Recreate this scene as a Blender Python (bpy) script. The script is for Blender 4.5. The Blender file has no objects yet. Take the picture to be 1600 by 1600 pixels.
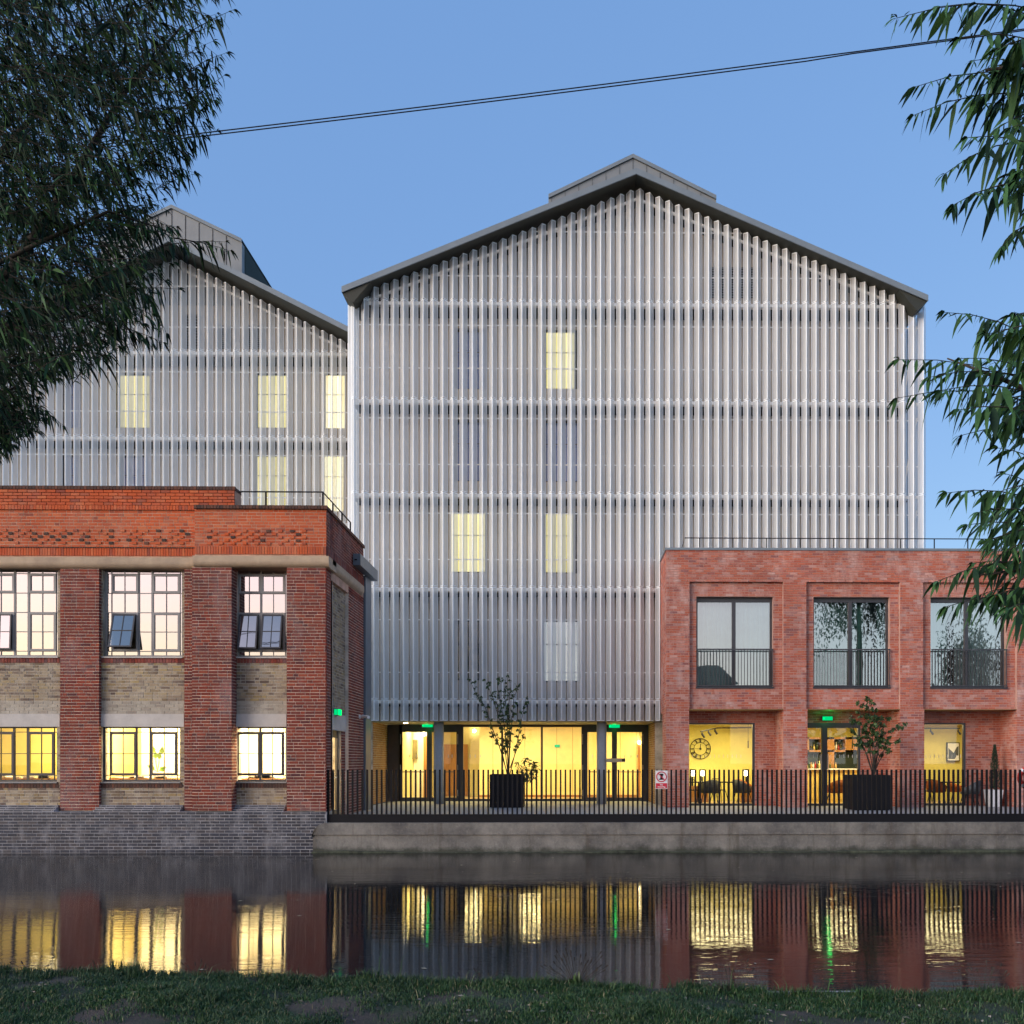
import bpy, math, random
import numpy as np
from mathutils import Vector
random.seed(7); rng = np.random.default_rng(7)
S = bpy.context.scene; COL = S.collection
R_ = math.radians
# ------------------------------------------------------------------ camera, sky, sun, exposure
EYE = 2.23; F = 1484.0; CX = 908.3; CY = 1188.0; TH = R_(0.9)
cam_d = bpy.data.cameras.new("camera"); cam = bpy.data.objects.new("camera", cam_d); COL.objects.link(cam)
cam.location = (0, 0, EYE); cam.rotation_euler = (R_(90), 0, -TH)
cam_d.sensor_width = 36; cam_d.lens = F / 1600 * 36
cam_d.shift_x = -(CX - 800) / 1600; cam_d.shift_y = (CY - 800) / 1600
cam_d.clip_end = 2000; cam_d.clip_start = 0.05
S.camera = cam
W = bpy.data.worlds.new("World"); S.world = W; W.use_nodes = True
nt = W.node_tree; nt.nodes.clear()
SUN_EL = R_(8.0); SUN_AZ = R_(238)            # compass-like angle from +Y, clockwise: behind the camera, to the left
sky = nt.nodes.new('ShaderNodeTexSky'); sky.sky_type = 'NISHITA'; sky.sun_disc = False
sky.sun_elevation = SUN_EL; sky.sun_rotation = SUN_AZ
sky.altitude = 0; sky.air_density = 1.0; sky.dust_density = 1.0; sky.ozone_density = 1.0
bg = nt.nodes.new('ShaderNodeBackground'); bg.inputs[1].default_value = 0.15
def wn(t_, **k):
    n = nt.nodes.new(t_)
    for a, v in k.items(): setattr(n, a, v)
    return n
def vm(op, a, b):
    n = wn('ShaderNodeVectorMath', operation=op)
    for q, v in ((0, a), (1, b)):
        if isinstance(v, tuple): n.inputs[q].default_value = v
        else: nt.links.new(v, n.inputs[q])
    return n
def mr(v, a, b, c, d):
    n = wn('ShaderNodeMapRange', interpolation_type='SMOOTHSTEP'); nt.links.new(v, n.inputs[0])
    for q, x_ in zip((1, 2, 3, 4), (a, b, c, d)): n.inputs[q].default_value = x_
    return n.outputs[0]
def vscale(a, f):
    n = wn('ShaderNodeVectorMath', operation='SCALE')
    if isinstance(a, tuple): n.inputs[0].default_value = a
    else: nt.links.new(a, n.inputs[0])
    if isinstance(f, float): n.inputs[3].default_value = f
    else: nt.links.new(f, n.inputs[3])
    return n.outputs[0]
# dusk sky: the Nishita sky, the even blue of the upper dusk air, and the broad afterglow on the sunset side
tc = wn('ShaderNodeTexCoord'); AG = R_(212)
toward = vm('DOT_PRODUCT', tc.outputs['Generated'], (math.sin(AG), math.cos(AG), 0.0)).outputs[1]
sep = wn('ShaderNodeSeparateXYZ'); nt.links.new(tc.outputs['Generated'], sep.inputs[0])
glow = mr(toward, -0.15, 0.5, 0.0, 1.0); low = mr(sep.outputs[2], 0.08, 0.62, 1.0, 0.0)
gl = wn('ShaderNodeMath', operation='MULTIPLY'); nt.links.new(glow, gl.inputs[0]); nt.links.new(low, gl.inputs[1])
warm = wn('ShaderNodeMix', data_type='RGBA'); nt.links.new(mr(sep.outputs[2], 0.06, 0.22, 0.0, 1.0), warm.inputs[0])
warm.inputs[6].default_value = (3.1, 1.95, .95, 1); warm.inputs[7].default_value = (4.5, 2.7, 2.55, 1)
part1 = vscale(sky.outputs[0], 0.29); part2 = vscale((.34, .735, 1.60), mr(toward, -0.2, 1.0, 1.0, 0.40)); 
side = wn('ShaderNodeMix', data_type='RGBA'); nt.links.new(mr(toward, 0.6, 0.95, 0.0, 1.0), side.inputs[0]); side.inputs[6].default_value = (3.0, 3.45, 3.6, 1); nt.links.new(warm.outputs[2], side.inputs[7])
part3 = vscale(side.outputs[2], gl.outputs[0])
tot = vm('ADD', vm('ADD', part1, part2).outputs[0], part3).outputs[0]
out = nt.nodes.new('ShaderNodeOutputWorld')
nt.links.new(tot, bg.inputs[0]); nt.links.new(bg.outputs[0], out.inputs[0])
sl = bpy.data.lights.new("sun", 'SUN'); sun = bpy.data.objects.new("sun", sl); COL.objects.link(sun)
sl.energy = 1.1; sl.angle = R_(40); sl.color = (1.0, 0.95, 0.89)
sd = Vector((math.sin(SUN_AZ) * math.cos(R_(16)), math.cos(SUN_AZ) * math.cos(R_(16)), math.sin(R_(16))))
sun.rotation_euler = sd.to_track_quat('Z', 'Y').to_euler()
S.view_settings.view_transform = 'Standard'; S.view_settings.look = 'None'; S.view_settings.gamma = 1
S.view_settings.use_curve_mapping = False; S.view_settings.exposure = 1.2
S.cycles.max_bounces = 8; S.cycles.transparent_max_bounces = 24; S.cycles.caustics_reflective = False
S.cycles.caustics_refractive = False; S.cycles.sample_clamp_indirect = 6; S.cycles.use_denoising = True

# ------------------------------------------------------------------ helpers
def P(px, py, Y):
    """the point of the photograph's pixel at distance Y"""
    r = (px - CX) / F; u = (CY - py) / F
    d = Vector((math.sin(TH) + r * math.cos(TH), math.cos(TH) - r * math.sin(TH), u))
    d *= Y / d.y
    return Vector((d.x, Y, EYE + d.z))
def RC(px0, py0, px1, py1, Y):
    m = (px0 + px1) / 2
    return P(px0, 0, Y).x, P(px1, 0, Y).x, P(m, py1, Y).z, P(m, py0, Y).z   # x0,x1,z0,z1
def X(px, Y): return P(px, 0, Y).x
def Z(py, Y, px=885): return P(px, py, Y).z
ORG = {}
def org(o): return ORG.get(o.name, Vector((0, 0, 0))) if o else Vector((0, 0, 0))
def link(o, parent=None):
    COL.objects.link(o)
    if parent: o.parent = parent
    return o
def tag(o, label=None, cat=None, group=None, kind=None):
    if label: o['label'] = label
    if cat: o['category'] = cat
    if group: o['group'] = group
    if kind: o['kind'] = kind
    return o
def thing(name, label, cat, loc, group=None):
    o = bpy.data.objects.new(name, None); COL.objects.link(o); o.location = loc
    o.empty_display_size = 0.1; ORG[o.name] = Vector(loc)
    return tag(o, label, cat, group)
class MB:
    def __init__(s): s.v = []; s.f = []; s.m = []
    def poly(s, pts, mi=0):
        n = len(s.v); s.v += [tuple(p) for p in pts]; s.f.append(tuple(range(n, n + len(pts)))); s.m.append(mi); return s
    def box(s, x0, x1, y0, y1, z0, z1, mi=0, skip=''):
        if x0 > x1: x0, x1 = x1, x0
        if y0 > y1: y0, y1 = y1, y0
        if z0 > z1: z0, z1 = z1, z0
        n = len(s.v)
        s.v += [(x0,y0,z0),(x1,y0,z0),(x1,y1,z0),(x0,y1,z0),(x0,y0,z1),(x1,y0,z1),(x1,y1,z1),(x0,y1,z1)]
        for k, q in (('f',(0,1,5,4)),('r',(1,2,6,5)),('b',(2,3,7,6)),('l',(3,0,4,7)),('t',(4,5,6,7)),('d',(3,2,1,0))):
            if k in skip: continue
            s.f.append(tuple(n + i for i in q)); s.m.append(mi)
        return s
    def prism_y(s, pts, y0, y1, mi=0):      # polygon in xz, counter-clockwise seen from -Y
        n = len(s.v); k = len(pts)
        s.v += [(x, y0, z) for x, z in pts] + [(x, y1, z) for x, z in pts]
        s.f.append(tuple(range(n, n + k))); s.m.append(mi)
        s.f.append(tuple(range(n + 2*k - 1, n + k - 1, -1))); s.m.append(mi)
        for i in range(k):
            j = (i + 1) % k; s.f.append((n + i, n + k + i, n + k + j, n + j)); s.m.append(mi)
        return s
    def tube(s, pts, r, seg=8, mi=0, cap=True):
        pts = [Vector(p) for p in pts]; n0 = len(s.v); rs = r if hasattr(r, '__len__') else [r] * len(pts)
        up0 = None
        for i, p in enumerate(pts):
            t = (pts[min(i+1, len(pts)-1)] - pts[max(i-1, 0)]).normalized()
            a = up0 if up0 is not None else (Vector((0,0,1)) if abs(t.z) < .9 else Vector((1,0,0)))
            b = t.cross(a).normalized(); a = b.cross(t).normalized(); up0 = a
            for k in range(seg):
                w = 2*math.pi*k/seg; q = p + (a*math.cos(w) + b*math.sin(w)) * rs[i]; s.v.append(tuple(q))
        for i in range(len(pts)-1):
            for k in range(seg):
                a0 = n0+i*seg+k; a1 = n0+i*seg+(k+1) % seg
                s.f.append((a0, a1, a1+seg, a0+seg)); s.m.append(mi)
        if cap:
            s.f.append(tuple(n0+k for k in range(seg-1, -1, -1))); s.m.append(mi)
            e = n0+(len(pts)-1)*seg; s.f.append(tuple(e+k for k in range(seg))); s.m.append(mi)
        return s
    def cyl(s, x, y, z0, z1, r, r1=None, seg=20, mi=0):
        return s.tube([(x,y,z0),(x,y,z1)], [r, r if r1 is None else r1], seg, mi)
    def ring(s, c, ax1, ax2, R, r, seg=40, sec=6, mi=0, a0=0, a1=2*math.pi):
        c = Vector(c); ax1 = Vector(ax1); ax2 = Vector(ax2)
        n = seg if a1-a0 < 6.28 else seg + 1
        return s.tube([c + ax1*math.cos(a0+(a1-a0)*i/(n-1 if n>1 else 1))*R + ax2*math.sin(a0+(a1-a0)*i/(n-1))*R for i in range(n)], r, sec, mi)
    def build(s, name, mats, parent=None, smooth=False, world=False):
        if not isinstance(mats, (list, tuple)): mats = [mats]
        o = Vector((0,0,0)) if world else org(parent)
        me = bpy.data.meshes.new(name)
        v = np.array(s.v, dtype=float).reshape(-1, 3) - np.array(o)
        me.from_pydata(v.tolist(), [], s.f)
        for m in mats: me.materials.append(m)
        if len(mats) > 1: me.polygons.foreach_set('material_index', s.m)
        if smooth: me.polygons.foreach_set('use_smooth', [True]*len(s.f))
        me.update()
        ob = bpy.data.objects.new(name, me); link(ob, parent); ORG[ob.name] = o if parent else Vector((0,0,0))
        return ob
def piece(name, me, parent, loc, rotz=0):
    o = bpy.data.objects.new(name, me); link(o, parent); o.location = Vector(loc) - org(parent)
    if rotz: o.rotation_euler.z = rotz
    return o
def holed(mb, x0, x1, z0, z1, y0, y1, holes, mi=0):
    """wall x0..x1, z0..z1 between y0 (front) and y1 (back) with rectangular openings"""
    xs = sorted({x0, x1} | {min(max(h[i], x0), x1) for h in holes for i in (0, 1)})
    zs = sorted({z0, z1} | {min(max(h[i], z0), z1) for h in holes for i in (2, 3)})
    def inh(i, j):
        if i < 0 or j < 0 or i >= len(xs)-1 or j >= len(zs)-1: return None
        cx = (xs[i]+xs[i+1])/2; cz = (zs[j]+zs[j+1])/2
        return any(h[0] < cx < h[1] and h[2] < cz < h[3] for h in holes)
    for i in range(len(xs)-1):
        for j in range(len(zs)-1):
            if inh(i, j): continue
            a, b, c, d = xs[i], xs[i+1], zs[j], zs[j+1]
            mb.poly([(a,y0,c),(b,y0,c),(b,y0,d),(a,y0,d)], mi); mb.poly([(b,y1,c),(a,y1,c),(a,y1,d),(b,y1,d)], mi)
            if inh(i-1, j) is not False: mb.poly([(a,y1,c),(a,y0,c),(a,y0,d),(a,y1,d)], mi)
            if inh(i+1, j) is not False: mb.poly([(b,y0,c),(b,y1,c),(b,y1,d),(b,y0,d)], mi)
            if inh(i, j-1) is not False: mb.poly([(a,y0,c),(a,y1,c),(b,y1,c),(b,y0,c)], mi)
            if inh(i, j+1) is not False: mb.poly([(a,y0,d),(b,y0,d),(b,y1,d),(a,y1,d)], mi)
    return mb

# ------------------------------------------------------------------ materials
def new_mat(name):
    m = bpy.data.materials.new(name); m.use_nodes = True; t = m.node_tree; t.nodes.clear()
    o = t.nodes.new('ShaderNodeOutputMaterial'); return m, t, o
def N(t, typ, **kw):
    n = t.nodes.new(typ)
    for k, v in kw.items():
        if k.startswith('i_'): n.inputs[int(k[2:])].default_value = v
        else: setattr(n, k, v)
    return n
def L(t, a, ai, b, bi): t.links.new(a.outputs[ai], b.inputs[bi])
def c4(c): return (c[0], c[1], c[2], 1)
def ramp(t, stops, interp='LINEAR'):
    r = t.nodes.new('ShaderNodeValToRGB'); r.color_ramp.interpolation = interp
    e = r.color_ramp.elements
    while len(e) < len(stops): e.new(0.5)
    for q, (p, c) in zip(e, stops): q.position = p; q.color = c4(c)
    return r
def mixc(t, fac, a, b, mode='MIX'):
    m = t.nodes.new('ShaderNodeMix'); m.data_type = 'RGBA'; m.blend_type = mode
    for idx, val in ((0, fac), (6, a), (7, b)):
        if isinstance(val, (int, float)): m.inputs[idx].default_value = val
        elif isinstance(val, tuple) and len(val) == 3: m.inputs[idx].default_value = c4(val)
        else: t.links.new(val, m.inputs[idx])
    return m.outputs[2]
def noise(t, scale, detail=4, rough=.6, vec=None, sx=None):
    n = N(t, 'ShaderNodeTexNoise'); n.inputs['Scale'].default_value = scale; n.inputs['Detail'].default_value = detail
    n.inputs['Roughness'].default_value = rough
    g = N(t, 'ShaderNodeNewGeometry'); src = g.outputs['Position']
    if sx:
        mp = N(t, 'ShaderNodeMapping'); mp.inputs['Scale'].default_value = sx; t.links.new(src, mp.inputs[0]); src = mp.outputs[0]
    t.links.new(src, n.inputs['Vector']); return n.outputs[0]
def maprange(t, v, a, b, c=0., d=1.):
    m = N(t, 'ShaderNodeMapRange'); m.inputs[1].default_value = a; m.inputs[2].default_value = b
    m.inputs[3].default_value = c; m.inputs[4].default_value = d; t.links.new(v, m.inputs[0]); return m.outputs[0]
def plain(name, col, rough=.7, metal=0., var=.12, scale=3., bump=0., bscale=30., col2=None, spec=.5, emis=None, estr=0, sx=None):
    m, t, o = new_mat(name); b = N(t, 'ShaderNodeBsdfPrincipled')
    b.inputs['Roughness'].default_value = rough; b.inputs['Metallic'].default_value = metal
    b.inputs['Specular IOR Level'].default_value = spec
    n = noise(t, scale, 6, .65, sx=sx)
    c2 = col2 or tuple(x*(1-var*2) for x in col)
    f = maprange(t, n, .35, .65)
    cc = mixc(t, f, col if col2 else tuple(min(1, x*(1+var)) for x in col), c2)
    t.links.new(cc, b.inputs['Base Color'])
    if bump:
        bp = N(t, 'ShaderNodeBump'); bp.inputs['Strength'].default_value = bump; bp.inputs['Distance'].default_value = .02
        t.links.new(noise(t, bscale, 5, .7), bp.inputs['Height']); L(t, bp, 0, b, 'Normal')
    if emis: b.inputs['Emission Color'].default_value = c4(emis); b.inputs['Emission Strength'].default_value = estr
    L(t, b, 0, o, 0); return m
def emit(name, col, s):
    m, t, o = new_mat(name); e = N(t, 'ShaderNodeEmission'); e.inputs[0].default_value = c4(col); e.inputs[1].default_value = s
    L(t, e, 0, o, 0); return m
def brickmat(name, stops, stain=None, samt=.5, sscale=1.2, rough=.85, dirt=.35, grime=.28):
    m, t, o = new_mat(name); b = N(t, 'ShaderNodeBsdfPrincipled'); b.inputs['Roughness'].default_value = rough
    b.inputs['Specular IOR Level'].default_value = .25
    g = N(t, 'ShaderNodeNewGeometry'); oi = N(t, 'ShaderNodeObjectInfo')
    ad = N(t, 'ShaderNodeMath', operation='ADD'); t.links.new(g.outputs['Random Per Island'], ad.inputs[0]); t.links.new(oi.outputs['Random'], ad.inputs[1])
    fr = N(t, 'ShaderNodeMath', operation='FRACT'); L(t, ad, 0, fr, 0)
    r = ramp(t, stops); L(t, fr, 0, r, 0)
    c = mixc(t, maprange(t, noise(t, 40, 6, .7), .3, .7, 0, dirt), r.outputs[0], tuple(x*.45 for x in stops[0][1]))
    c = mixc(t, maprange(t, noise(t, .7, 5, .6), .38, .7, 0, grime), c, (.06, .045, .045))
    if stain:
        f = maprange(t, noise(t, sscale, 7, .72, sx=(1, 1, .55)), .5, .72, 0, samt); c = mixc(t, f, c, stain)
    t.links.new(c, b.inputs['Base Color'])
    bp = N(t, 'ShaderNodeBump'); bp.inputs['Strength'].default_value = .5; bp.inputs['Distance'].default_value = .006
    t.links.new(noise(t, 60, 5, .7), bp.inputs['Height']); L(t, bp, 0, b, 'Normal')
    L(t, b, 0, o, 0); return m
def glass(name, refl=.3, tintc=(.9, .95, .93), rough=0., gcol=(1, 1, 1), wav=0.):
    m, t, o = new_mat(name); tr = N(t, 'ShaderNodeBsdfTransparent'); tr.inputs[0].default_value = c4(tintc)
    gl = N(t, 'ShaderNodeBsdfGlossy'); gl.inputs[0].default_value = c4(gcol); gl.inputs['Roughness'].default_value = rough
    if wav:
        bp = N(t, 'ShaderNodeBump'); bp.inputs['Strength'].default_value = wav; bp.inputs['Distance'].default_value = .02
        t.links.new(noise(t, 1.3, 2, .5), bp.inputs['Height']); L(t, bp, 0, gl, 'Normal')
    fr = N(t, 'ShaderNodeFresnel'); fr.inputs[0].default_value = 1.5
    ad = N(t, 'ShaderNodeMath', operation='ADD', use_clamp=True); L(t, fr, 0, ad, 0); ad.inputs[1].default_value = refl
    mx = N(t, 'ShaderNodeMixShader'); L(t, ad, 0, mx, 0); L(t, tr, 0, mx, 1); L(t, gl, 0, mx, 2); L(t, mx, 0, o, 0)
    return m
def perforated(name, col, alpha):
    m, t, o = new_mat(name); b = N(t, 'ShaderNodeBsdfPrincipled'); b.inputs['Roughness'].default_value = .5
    c = mixc(t, maprange(t, noise(t, .9, 6, .65, sx=(3, 3, .35)), .35, .65), col, tuple(x*.84 for x in col))
    oi = N(t, 'ShaderNodeObjectInfo'); c = mixc(t, maprange(t, oi.outputs['Random'], 0, 1, 0, .22), c, tuple(x*.72 for x in col))
    t.links.new(c, b.inputs['Base Color'])
    tl = N(t, 'ShaderNodeBsdfTranslucent'); tl.inputs[0].default_value = c4(col); m1 = N(t, 'ShaderNodeMixShader'); m1.inputs[0].default_value = .22; L(t, b, 0, m1, 1); L(t, tl, 0, m1, 2)
    tr = N(t, 'ShaderNodeBsdfTransparent'); mx = N(t, 'ShaderNodeMixShader'); mx.inputs[0].default_value = alpha
    L(t, tr, 0, mx, 1); L(t, m1, 0, mx, 2); L(t, mx, 0, o, 0); return m

M = {}
M['red'] = brickmat('old_red_brick', [(0,(.16,.036,.030)),(.3,(.22,.042,.028)),(.55,(.30,.056,.032)),(.8,(.10,.032,.036)),(1,(.36,.08,.04))], (.34,.24,.25), .45, 1.1)
M['orange'] = brickmat('orange_red_brick', [(0,(.56,.105,.035)),(.35,(.64,.13,.042)),(.6,(.50,.09,.035)),(.85,(.70,.19,.075)),(1,(.30,.075,.05))], (.45,.28,.22), .3, 1.6)
M['soot'] = brickmat('sooty_coping_brick', [(0,(.07,.045,.04)),(.5,(.12,.06,.045)),(.8,(.20,.08,.05)),(1,(.05,.04,.04))])
M['buff'] = brickmat('buff_stock_brick', [(0,(.36,.27,.18)),(.25,(.46,.37,.26)),(.45,(.25,.19,.15)),(.65,(.13,.09,.08)),(.85,(.46,.34,.16)),(1,(.38,.33,.29))], (.50,.45,.38), .6, 2.2)
M['pale'] = brickmat('limewashed_brick', [(0,(.42,.37,.31)),(.5,(.50,.45,.38)),(1,(.33,.28,.24))], (.6,.56,.5), .6, 3)
M['blue'] = brickmat('blue_engineering_brick', [(0,(.035,.042,.065)),(.4,(.055,.06,.085)),(.7,(.025,.028,.042)),(1,(.10,.09,.10))], (.42,.42,.46), .45, 2.6, rough=.55)
M['new'] = brickmat('new_red_brick', [(0,(.52,.15,.095)),(.2,(.60,.18,.11)),(.4,(.47,.125,.085)),(.55,(.60,.26,.21)),(.7,(.52,.16,.11)),(.82,(.30,.12,.12)),(.9,(.66,.36,.31)),(1,(.46,.14,.10))], (.72,.56,.52), .6, 1.5, dirt=.3, grime=.3)
M['warm'] = brickmat('orange_stock_brick', [(0,(.42,.22,.09)),(.5,(.50,.28,.12)),(1,(.34,.17,.08))])
M['mortar_l'] = plain('pale_lime_mortar', (.70,.56,.48), .95, var=.15, bump=.4)
M['mortar_o'] = plain('parapet_mortar', (.55,.34,.25), .95, var=.15, bump=.4)
M['mortar_b'] = plain('grey_mortar', (.36,.36,.39), .95, var=.2, bump=.4)
M['mortar_n'] = plain('new_mortar', (.52,.32,.27), .95, var=.1, bump=.3)
M['mortar_y'] = plain('buff_mortar', (.48,.43,.36), .95, var=.2, bump=.5)
M['stone'] = plain('cornice_stone', (.50,.38,.27), .85, col2=(.36,.27,.20), scale=2.2, bump=.35, bscale=25)
M['lintel'] = plain('painted_concrete_lintel', (.52,.49,.47), .8, var=.06, bump=.15)
M['frame'] = plain('grey_steel_frame', (.23,.23,.24), .45, var=.05)
M['dframe'] = plain('charcoal_aluminium', (.045,.045,.055), .4, var=.08)
M['black'] = plain('black_metal', (.008,.008,.011), .7, spec=.2, var=.1)
M['bluegrey'] = plain('blue_grey_steel', (.10,.13,.17), .4, var=.06)
M['colgrey'] = plain('column_paint', (.34,.38,.44), .45, var=.05)
M['strip'] = plain('folded_metal_edge', (.86,.92,.98), .5, var=.02)
M['perf'] = perforated('perforated_metal', (.84,.875,.92), .60)
M['rail'] = plain('pale_rail', (.90,.89,.86), .5, var=.03)
M['bwall'] = plain('beige_render', (.52,.47,.42), .8, var=.05, scale=.8)
M['tray'] = plain('dark_tray', (.03,.03,.03), .8, var=.1)
M['fascia'] = plain('zinc_fascia', (.19,.23,.27), .5, metal=.1, var=.06, scale=1.2)
M['soffit'] = plain('olive_soffit', (.032,.034,.026), .6, var=.05)
M['zinc'] = plain('zinc_cladding', (.22,.24,.26), .55, metal=.1, var=.06, scale=1)
M['softseam'] = plain('soft_joint', (.12,.135,.15), .6)
M['seam'] = plain('dark_joint', (.03,.03,.035), .7)
def concrete_mat():
    m, t, o = new_mat('quay_concrete'); b = N(t, 'ShaderNodeBsdfPrincipled'); b.inputs['Roughness'].default_value = .9
    c = mixc(t, maprange(t, noise(t, 1.1, 8, .7), .36, .64), (.25,.235,.215), (.095,.09,.09)); c = mixc(t, maprange(t, noise(t, 1.0, 5, .7, sx=(3.5, 3.5, .35)), .52, .68, 0, .7), c, (.10,.085,.07))
    c = mixc(t, maprange(t, noise(t, 14, 8, .8), .55, .75, 0, .6), c, (.38,.37,.35))
    gz_ = N(t, 'ShaderNodeNewGeometry'); sz_ = N(t, 'ShaderNodeSeparateXYZ'); t.links.new(gz_.outputs['Position'], sz_.inputs[0])
    az_ = N(t, 'ShaderNodeMath', operation='MULTIPLY_ADD'); t.links.new(noise(t, 2.2, 6, .7), az_.inputs[0]); az_.inputs[1].default_value = -.35; t.links.new(sz_.outputs[2], az_.inputs[2])
    c = mixc(t, maprange(t, az_.outputs[0], -.02, -.14, 0, .85), c, (.045,.05,.035)); t.links.new(c, b.inputs['Base Color'])
    bp = N(t, 'ShaderNodeBump'); bp.inputs['Strength'].default_value = 1; bp.inputs['Distance'].default_value = .03; t.links.new(noise(t, 16, 8, .75), bp.inputs['Height']); L(t, bp, 0, b, 'Normal'); L(t, b, 0, o, 0); return m
M['concrete'] = concrete_mat()
M['slab'] = plain('paving', (.36,.36,.37), .7, var=.08, scale=4, bump=.1)
M['roof'] = plain('flat_roof_felt', (.12,.12,.12), .9)
M['cream'] = plain('cream_wall', (.80,.70,.34), .8, var=.03)
M['white'] = plain('white_wall', (.80,.76,.62), .8, var=.03)
M['mustard'] = plain('mustard_wall', (.62,.55,.16), .8, var=.04)
M['ceil'] = plain('ceiling_paint', (.80,.72,.46), .8, var=.02)
M['ifloor'] = plain('interior_floor', (.45,.33,.18), .5, var=.08)
M['wood'] = plain('oak_wood', (.42,.20,.055), .5, col2=(.30,.13,.035), scale=3, sx=(8, 8, .7))
M['glassL'] = glass('sky_reflecting_glass', .56, (.5,.5,.48), wav=.14)
M['glassLo'] = glass('lit_window_glass', .05, (.97,.97,.95), wav=.05)
M['glassR'] = glass('reflective_glass', .25, (.72,.87,.84), wav=.03)
M['glassG'] = glass('clear_glass', .02, (.96,.97,.93))
M['glassM'] = glass('upper_window_glass', .10, (.85,.9,.95))
M['leaf'] = plain('willow_leaf', (.022,.052,.026), .6, col2=(.010,.026,.018), scale=6, spec=.12)
M['leaf2'] = plain('willow_leaf_green', (.050,.125,.036), .55, col2=(.022,.062,.024), scale=7, spec=.2)
M['leafr'] = plain('bright_willow_leaf', (.06,.15,.045), .5, col2=(.03,.08,.03), scale=9, spec=.3)
M['leafd'] = plain('willow_leaf_dark', (.010,.022,.015), .6, col2=(.006,.014,.010), scale=6, spec=.1)
M['leaf3'] = plain('shrub_leaf', (.06,.12,.035), .5, col2=(.03,.06,.02), scale=9)
M['bark'] = plain('bark', (.05,.04,.032), .9, var=.3, scale=9, bump=.8)
M['lit'] = emit('lit_lamp', (1, .86, .5), 14)
M['litw'] = emit('lit_panel_warm_white', (1, .92, .68), 5)
M['green'] = emit('green_sign_light', (.0, .52, .09), 1.6)
M['greenf'] = emit('green_sign_face', (.0, .40, .12), .8)
M['teal'] = plain('teal_curtain', (.30,.50,.45), .8, var=.1)
M['dteal'] = plain('dark_curtain', (.02,.035,.03), .8)
M['sheer'] = plain('sheer_curtain', (.78,.82,.84), .8, var=.04)
M['orangef'] = plain('rust_upholstery', (.42,.12,.02), .7)
M['greyf'] = plain('grey_seat', (.07,.075,.085), .6)
M['signw'] = plain('sign_white', (.74,.74,.77), .5, var=.02)
M['signr'] = plain('sign_red', (.55,.015,.045), .5, var=.03)
M['redp'] = plain('lifebuoy_red', (.62,.03,.02), .45)

SUN = None
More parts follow.
